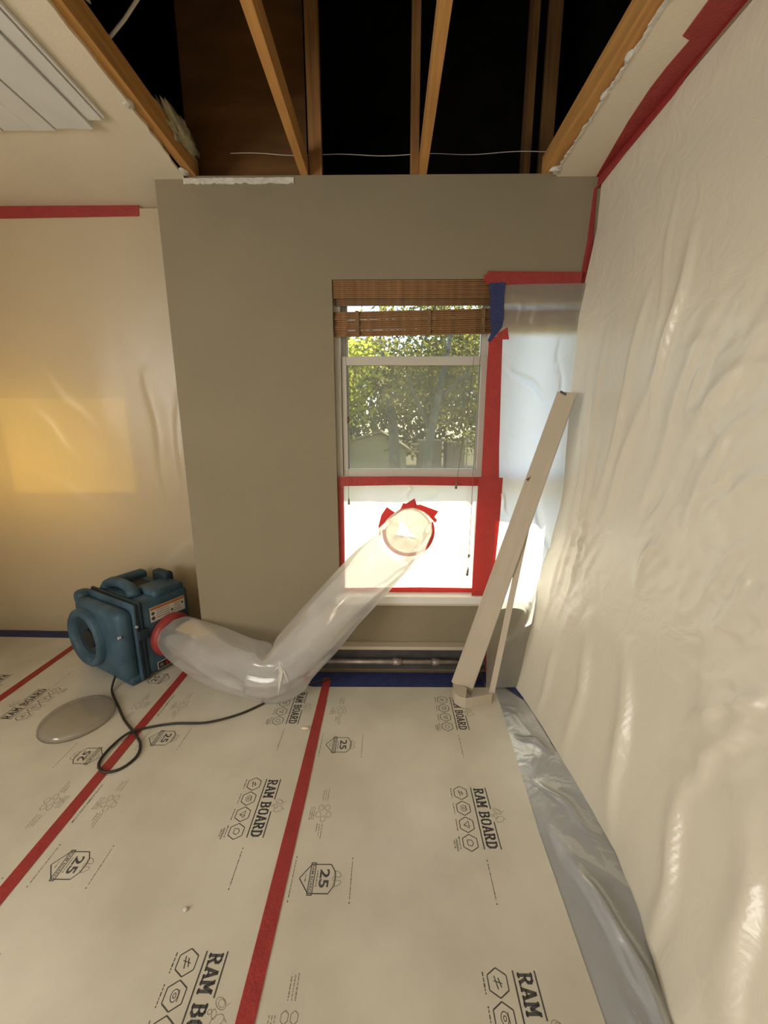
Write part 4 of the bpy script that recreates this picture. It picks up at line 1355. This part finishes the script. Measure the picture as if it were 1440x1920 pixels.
tree('dark trunked tree behind, left of the leaning trunk', (0.18, 12.0, GZ), [(0.18, 12, GZ), (0.20, 12, 0.5), (0.16, 12, 1.4), (0.0, 12.1, 2.6), (-0.2, 12.1, 4.0)], [0.20, 0.17, 0.15, 0.11, 0.06],
     [(-0.2, 12.4, 3.2, 1.3, 1.0, 1.0), (0.9, 12.6, 2.9, 1.1, 0.9, 0.9), (-0.1, 12.1, 1.9, 0.7, 0.5, 0.45), (0.05, 12.0, 0.9, 0.22, 0.2, 0.5), (2.2, 12.8, 3.0, 1.2, 0.9, 1.3)], 4600, 0.075, M['leaf_c'], 9)
tree('tall shaded tree at the right of the window view', (3.4, 14.0, GZ), [(3.4, 14, GZ), (3.3, 14, 1.5), (3.1, 14, 4)], [0.2, 0.15, 0.08],
     [(2.9, 14.2, 2.9, 1.3, 1.0, 1.4), (3.6, 14.4, 4.2, 1.8, 1.2, 1.3), (4.8, 14.2, 2.6, 1.3, 1.0, 1.5), (2.2, 14.5, 1.9, 0.8, 0.6, 0.5), (1.0, 15.0, 2.6, 1.4, 0.8, 0.9), (3.0, 14.2, 0.9, 0.9, 0.5, 0.4)], 5600, 0.085, M['leaf_c'], 12)
for i, (x, yb_, lab) in enumerate([(-9, 30, 'far hedge tree at the left behind the house'), (-3, 33, 'far tree rising above the house roof'), (3.5, 32, 'far tree behind the fence at the middle'), (10, 30, 'far tree at the right beyond the patio')]):
    tree(lab, (x, yb_, GZ), [(x, yb_, GZ), (x, yb_, 3)], [0.3, 0.2], [(x, yb_, 2.6, 4.2, 1.5, 3.9), (x + 1, yb_, 6.5, 3.0, 1.5, 2.6)], 4200, 0.24, M['leaf_b'], 40 + i)

hs = thing('neighbour_house', 'olive gabled house beyond the trees at lower left', 'house', (-1.6, 22, GZ))
g = MB()
xs0, xs1, xp = -2.2, 2.6, 1.15
g.add([(xs0, 0, 0), (xs1, 0, 0), (xs1, 0, 1.75), (xp, 0, 2.62), (xs0, 0, 1.75)], [(0, 1, 2, 3, 4)])
g.add([(xs0, 5, 0), (xs1, 5, 0), (xs1, 5, 1.75), (xp, 5, 2.62), (xs0, 5, 1.75)], [(4, 3, 2, 1, 0)])
g.add([(xs0, 0, 0), (xs0, 5, 0), (xs0, 5, 1.75), (xs0, 0, 1.75)], [(3, 2, 1, 0)])
g.add([(xs1, 0, 0), (xs1, 5, 0), (xs1, 5, 1.75), (xs1, 0, 1.75)], [(0, 1, 2, 3)])
g.build('wall', M['stucco'], hs)
rf = MB()
rf.slab((xs0 - 0.3, -0.35, 1.62), (xp, -0.35, 2.70), (xp, 5.3, 2.70), (xs0 - 0.3, 5.3, 1.62), (0, 0, 0.1))
rf.slab((xp, -0.35, 2.70), (xs1 + 0.3, -0.35, 1.62), (xs1 + 0.3, 5.3, 1.62), (xp, 5.3, 2.70), (0, 0, 0.1))
rf.build('roof', M['roof'], hs)
sd = thing('garden_shed', 'brown low shed with pale rails at the lower right', 'shed', (2.9, 26, GZ))
B(-0.9, 0.6, 0, 2, 0, 2.15).build('wall', M['stucco_b'], sd)
B(1.0, 2.2, 0.4, 2, 0, 2.0).build('wall', M['stucco_b'], sd)
for z_, x0, x1 in ((1.35, -1.4, -0.9), (1.85, -1.4, -0.9), (1.75, 2.2, 5.5), (2.25, 2.2, 5.5)):
    B(x0, x1, -0.05, 0.05, z_, z_ + 0.10).build('rail', M['rail'], sd)
MB().slab((2.2, -0.05, 2.75), (5.5, -0.05, 2.05), (5.5, -0.05, 2.15), (2.2, -0.05, 2.85), (0, 0.1, 0)).build('rail', M['rail'], sd)
B(5.5, 5.6, -0.05, 0.05, 0, 2.35).build('post', M['rail'], sd)
B(2.2, 2.3, -0.05, 0.05, 0, 2.75).build('post', M['rail'], sd)
fn = thing('picket_fence', 'dark picket fence in front of the olive house', 'fence', (-3.0, 16, GZ))
pk = MB().prism([(-0.05, 0), (0.05, 0), (0.05, 1.30), (0.0, 1.36), (-0.05, 1.30)], 0, 0.03).mesh('picket', M['fence'])
for i in range(22):
    link('picket', pk, fn, (i * 0.125, 0, 0), (R(90), 0, 0))
for z_ in (0.4, 1.0):
    B(-0.05, 2.68, 0.001, 0.03, z_, z_ + 0.08).build('rail', M['fence'], fn)
